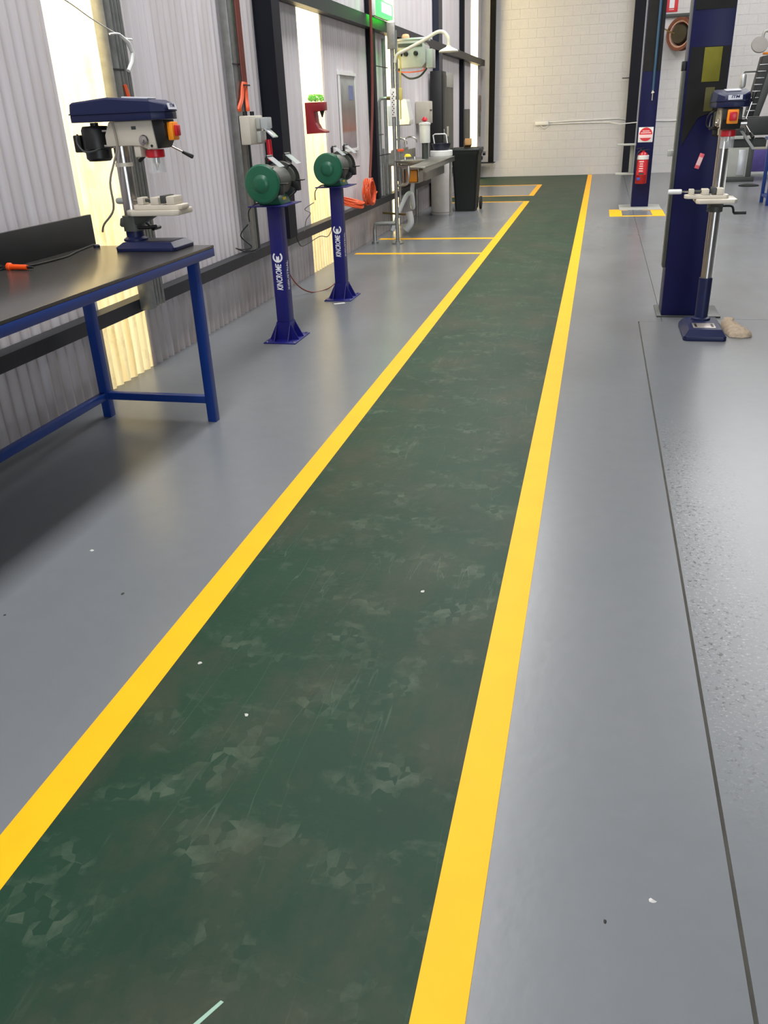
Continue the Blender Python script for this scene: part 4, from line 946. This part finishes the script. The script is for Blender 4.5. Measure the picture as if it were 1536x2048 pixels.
# ------------------------------------------------------------------ far right equipment
tc = thing('tyre_changer', 'dark grey tyre changing machine with tower, air cylinder and round arm disc', 'tyre changer', (2.95, 19.6, 0))
m = MB(); m.bx(-.40, .07, -.25, .35, .09, .64, .01); m.build('cabinet', M_GREYCAB, tc)
MB().bx(-.02, .08, -.27, -.2505, .09, .64, .004).build('cabinet_panel', M_DKGREY, tc); MB().bx(-.2, -.05, -.262, -.2505, .12, .60, .003).build('cabinet_door', M_ALU, tc)
MB().bx(-.45, .15, -.30, .40, .0, .0895, .01).build('foot_base', M_DKGREY, tc)
MB().prism([(-.60, .80), (-.55, .86), (-.08, .86), (.05, .82), (.05, .80)], 'y', -.35, .3, .006).build('table_bracket', M_GREYCAB, tc)
MB().prism([(-.36, .6405), (.30, .6405), (.30, .7995), (-.36, .7995)], 'y', -.2, .3, .006).build('neck', M_DKGREY, tc)
MB().prism([(-.50, .8605), (-.52, 1.0), (-.36, 1.18), (.7, 1.2), (.7, .8605)], 'y', -.3, .4, .02).build('turntable_body', mat('charcoal_plastic', (40, 42, 42), .6), tc)
m = MB(); m.prism([(-.14, 1.2), (.10, 1.2), (.35, 2.30), (.02, 2.26)], 'y', -.15, .25, .015); m.build('tower', M_BLACK, tc)
m = MB(); m.prism([(-.02, 1.2005), (.10, 1.2005), (.30, 2.0), (.16, 2.05)], 'y', -.17, -.1505, .004); m.build('tower_rib', M_DKGREY, tc)
for k in range(8):
    z = 1.3+.115*k; x = -.13+(z-1.2)*.152
    MB().bx(x-.03, x+.12, -.163, -.1505, z, z+.014, .002).build('rung', M_ALU, tc)
MB().cyl((.19, .04, 2.2905), (.19, .04, 2.325), .16, n=18).build('tower_cap', M_SWOR, tc)
cy = MB().lathe([(0, -.02), (.05, 0), (.06, .03), (.06, .20), (.05, .23), (.02, .25), (0, .25)], (-.27, .0, 1.73), n=20).build('air_cylinder', M_ALU, tc)
MB().tube([(-.27, 0, 1.981), (-.25, 0, 2.0), (-.10, 0, 2.0), (.0, -.0, 2.0)], .014, 8).build('cylinder_pipe', M_DKGREY, tc)
ar = MB().tube([(-.02, -.05, 2.56), (.0, -.05, 2.68), (.14, 0, 2.66), (.25, .02, 2.45), (.28, .02, 2.326)], .028, 10, smooth=3).build('helper_arm', M_GREYCAB, tc)
MB().lathe([(0, -.02), (.15, -.02), (.155, -.01), (.155, .01), (.15, .015), (.03, .02), (0, .02)], (-.07, -.12, 2.455), (.1, -1, .45), 32).build('bead_disc', mat('mid_grey_disc', (128, 124, 118), .5), tc)
MB().cyl((-.055, -.08, 2.47), (-.03, -.055, 2.54), .018, n=10).build('disc_stem', M_DKGREY, tc)
o = MB().bx(-.25, .25, -.2, .2, 0, .45, .02).build('purple_case', M_PURPLE); o.location = (3.45, 21.3, .06); tag(o, 'purple equipment case by the back wall behind the tyre changer', 'case')
MB().bx(-.27, .27, -.22, .22, -.06, -.0005, .004).build('pale_plinth', M_WHITE, o); MB().bx(-.24, .24, -.19, .19, .4505, .53, .01).build('beige_lid', M_BEIGEBOX, o)
o = MB().lathe([(0, 0), (.17, 0), (.19, .015), (.12, .03), (0, .032)], (2.86, 18.3, 0), n=20).build('floor_pad', M_RUB); tag(o, 'flat black rubber pad on the floor before the tyre changer', 'pad')
bb = thing('steel_table', 'blue steel table at the right edge of the frame', 'table', (3.15, 14.95, 0))
for x, y in ((-.55, .25), (-.55, -.28), (.55, .25), (.55, -.28)): leg(bb, x, y, .93)
MB().bx(-.62, .62, -.35, .32, .9305, .975, .004).build('table_top', M_BENCHBLUE, bb)
MB().bx(-.525, .525, .235, .265, .10, .14).build('rail', M_BENCHBLUE, bb); MB().bx(-.565, -.535, -.2545, .2245, .10, .14).build('rail', M_BENCHBLUE, bb)

# ------------------------------------------------------------------ litter on the floor
def flake(x, y, s, m, label):
    t = bmesh.new(); n = 7
    A = [t.verts.new((s*random.uniform(.5, 1)*math.cos(2*PI*i/n), s*random.uniform(.4, .8)*math.sin(2*PI*i/n), .0003)) for i in range(n)]
    c = t.verts.new((0, 0, s*.45))
    for i in range(n): t.faces.new((A[i], A[(i+1) % n], c))
    t.faces.new(A[::-1]); b = MB(); b.merge(t); o = b.build('debris_chip', m); o.location = (x, y, .0018 if XL0 < x < XR1 else 0); o.rotation_euler.z = random.uniform(0, 6)
    tag(o, label, 'debris', 'chips on the floor'); return o
flake(-1.841, 2.50, .012, M_FLAKE, 'pale chip on grey floor in front of the bench, farthest from the yellow line')
flake(-1.547, 2.22, .010, M_FLAKEDK, 'dark chip on the grey floor between bench and left yellow line')
flake(-1.885, 2.02, .008, M_FLAKEDK, 'tiny dark chip on the grey floor at the left edge of the photo')
flake(-1.092, 1.883, .012, M_FLAKE, 'pale pointed chip on green paint beside the left yellow line')
flake(-.856, 1.68, .009, M_FLAKE, 'pale chip in the middle of the green walkway, nearer one')
flake(-.496, 2.414, .011, M_FLAKE, 'small white chip on the green walkway, farther one')
flake(.213, 1.282, .010, M_FLAKE, 'white chip on the grey floor right of the walkway')
flake(.117, 1.212, .007, M_FLAKEDK, 'dark speck on the grey floor right of the walkway')
o = MB().bx(-.05, .05, -.02, .02, 0, .002).xf(Matrix.Rotation(.5, 4, 'Z')).build('paper_scrap', M_FLAKE); o.location = (-2.17, 7.14, .0003); tag(o, 'thin white scrap on the floor before the farther grinder base', 'scrap')
t = MB(); t.prism([(-.652, .79), (-.590, .892), (-.583, .890), (-.640, .79)], 'z', .0013, .0016); t.build('paint_scratch', mat('scratch_pale_green', (150, 186, 168), .6), fl)
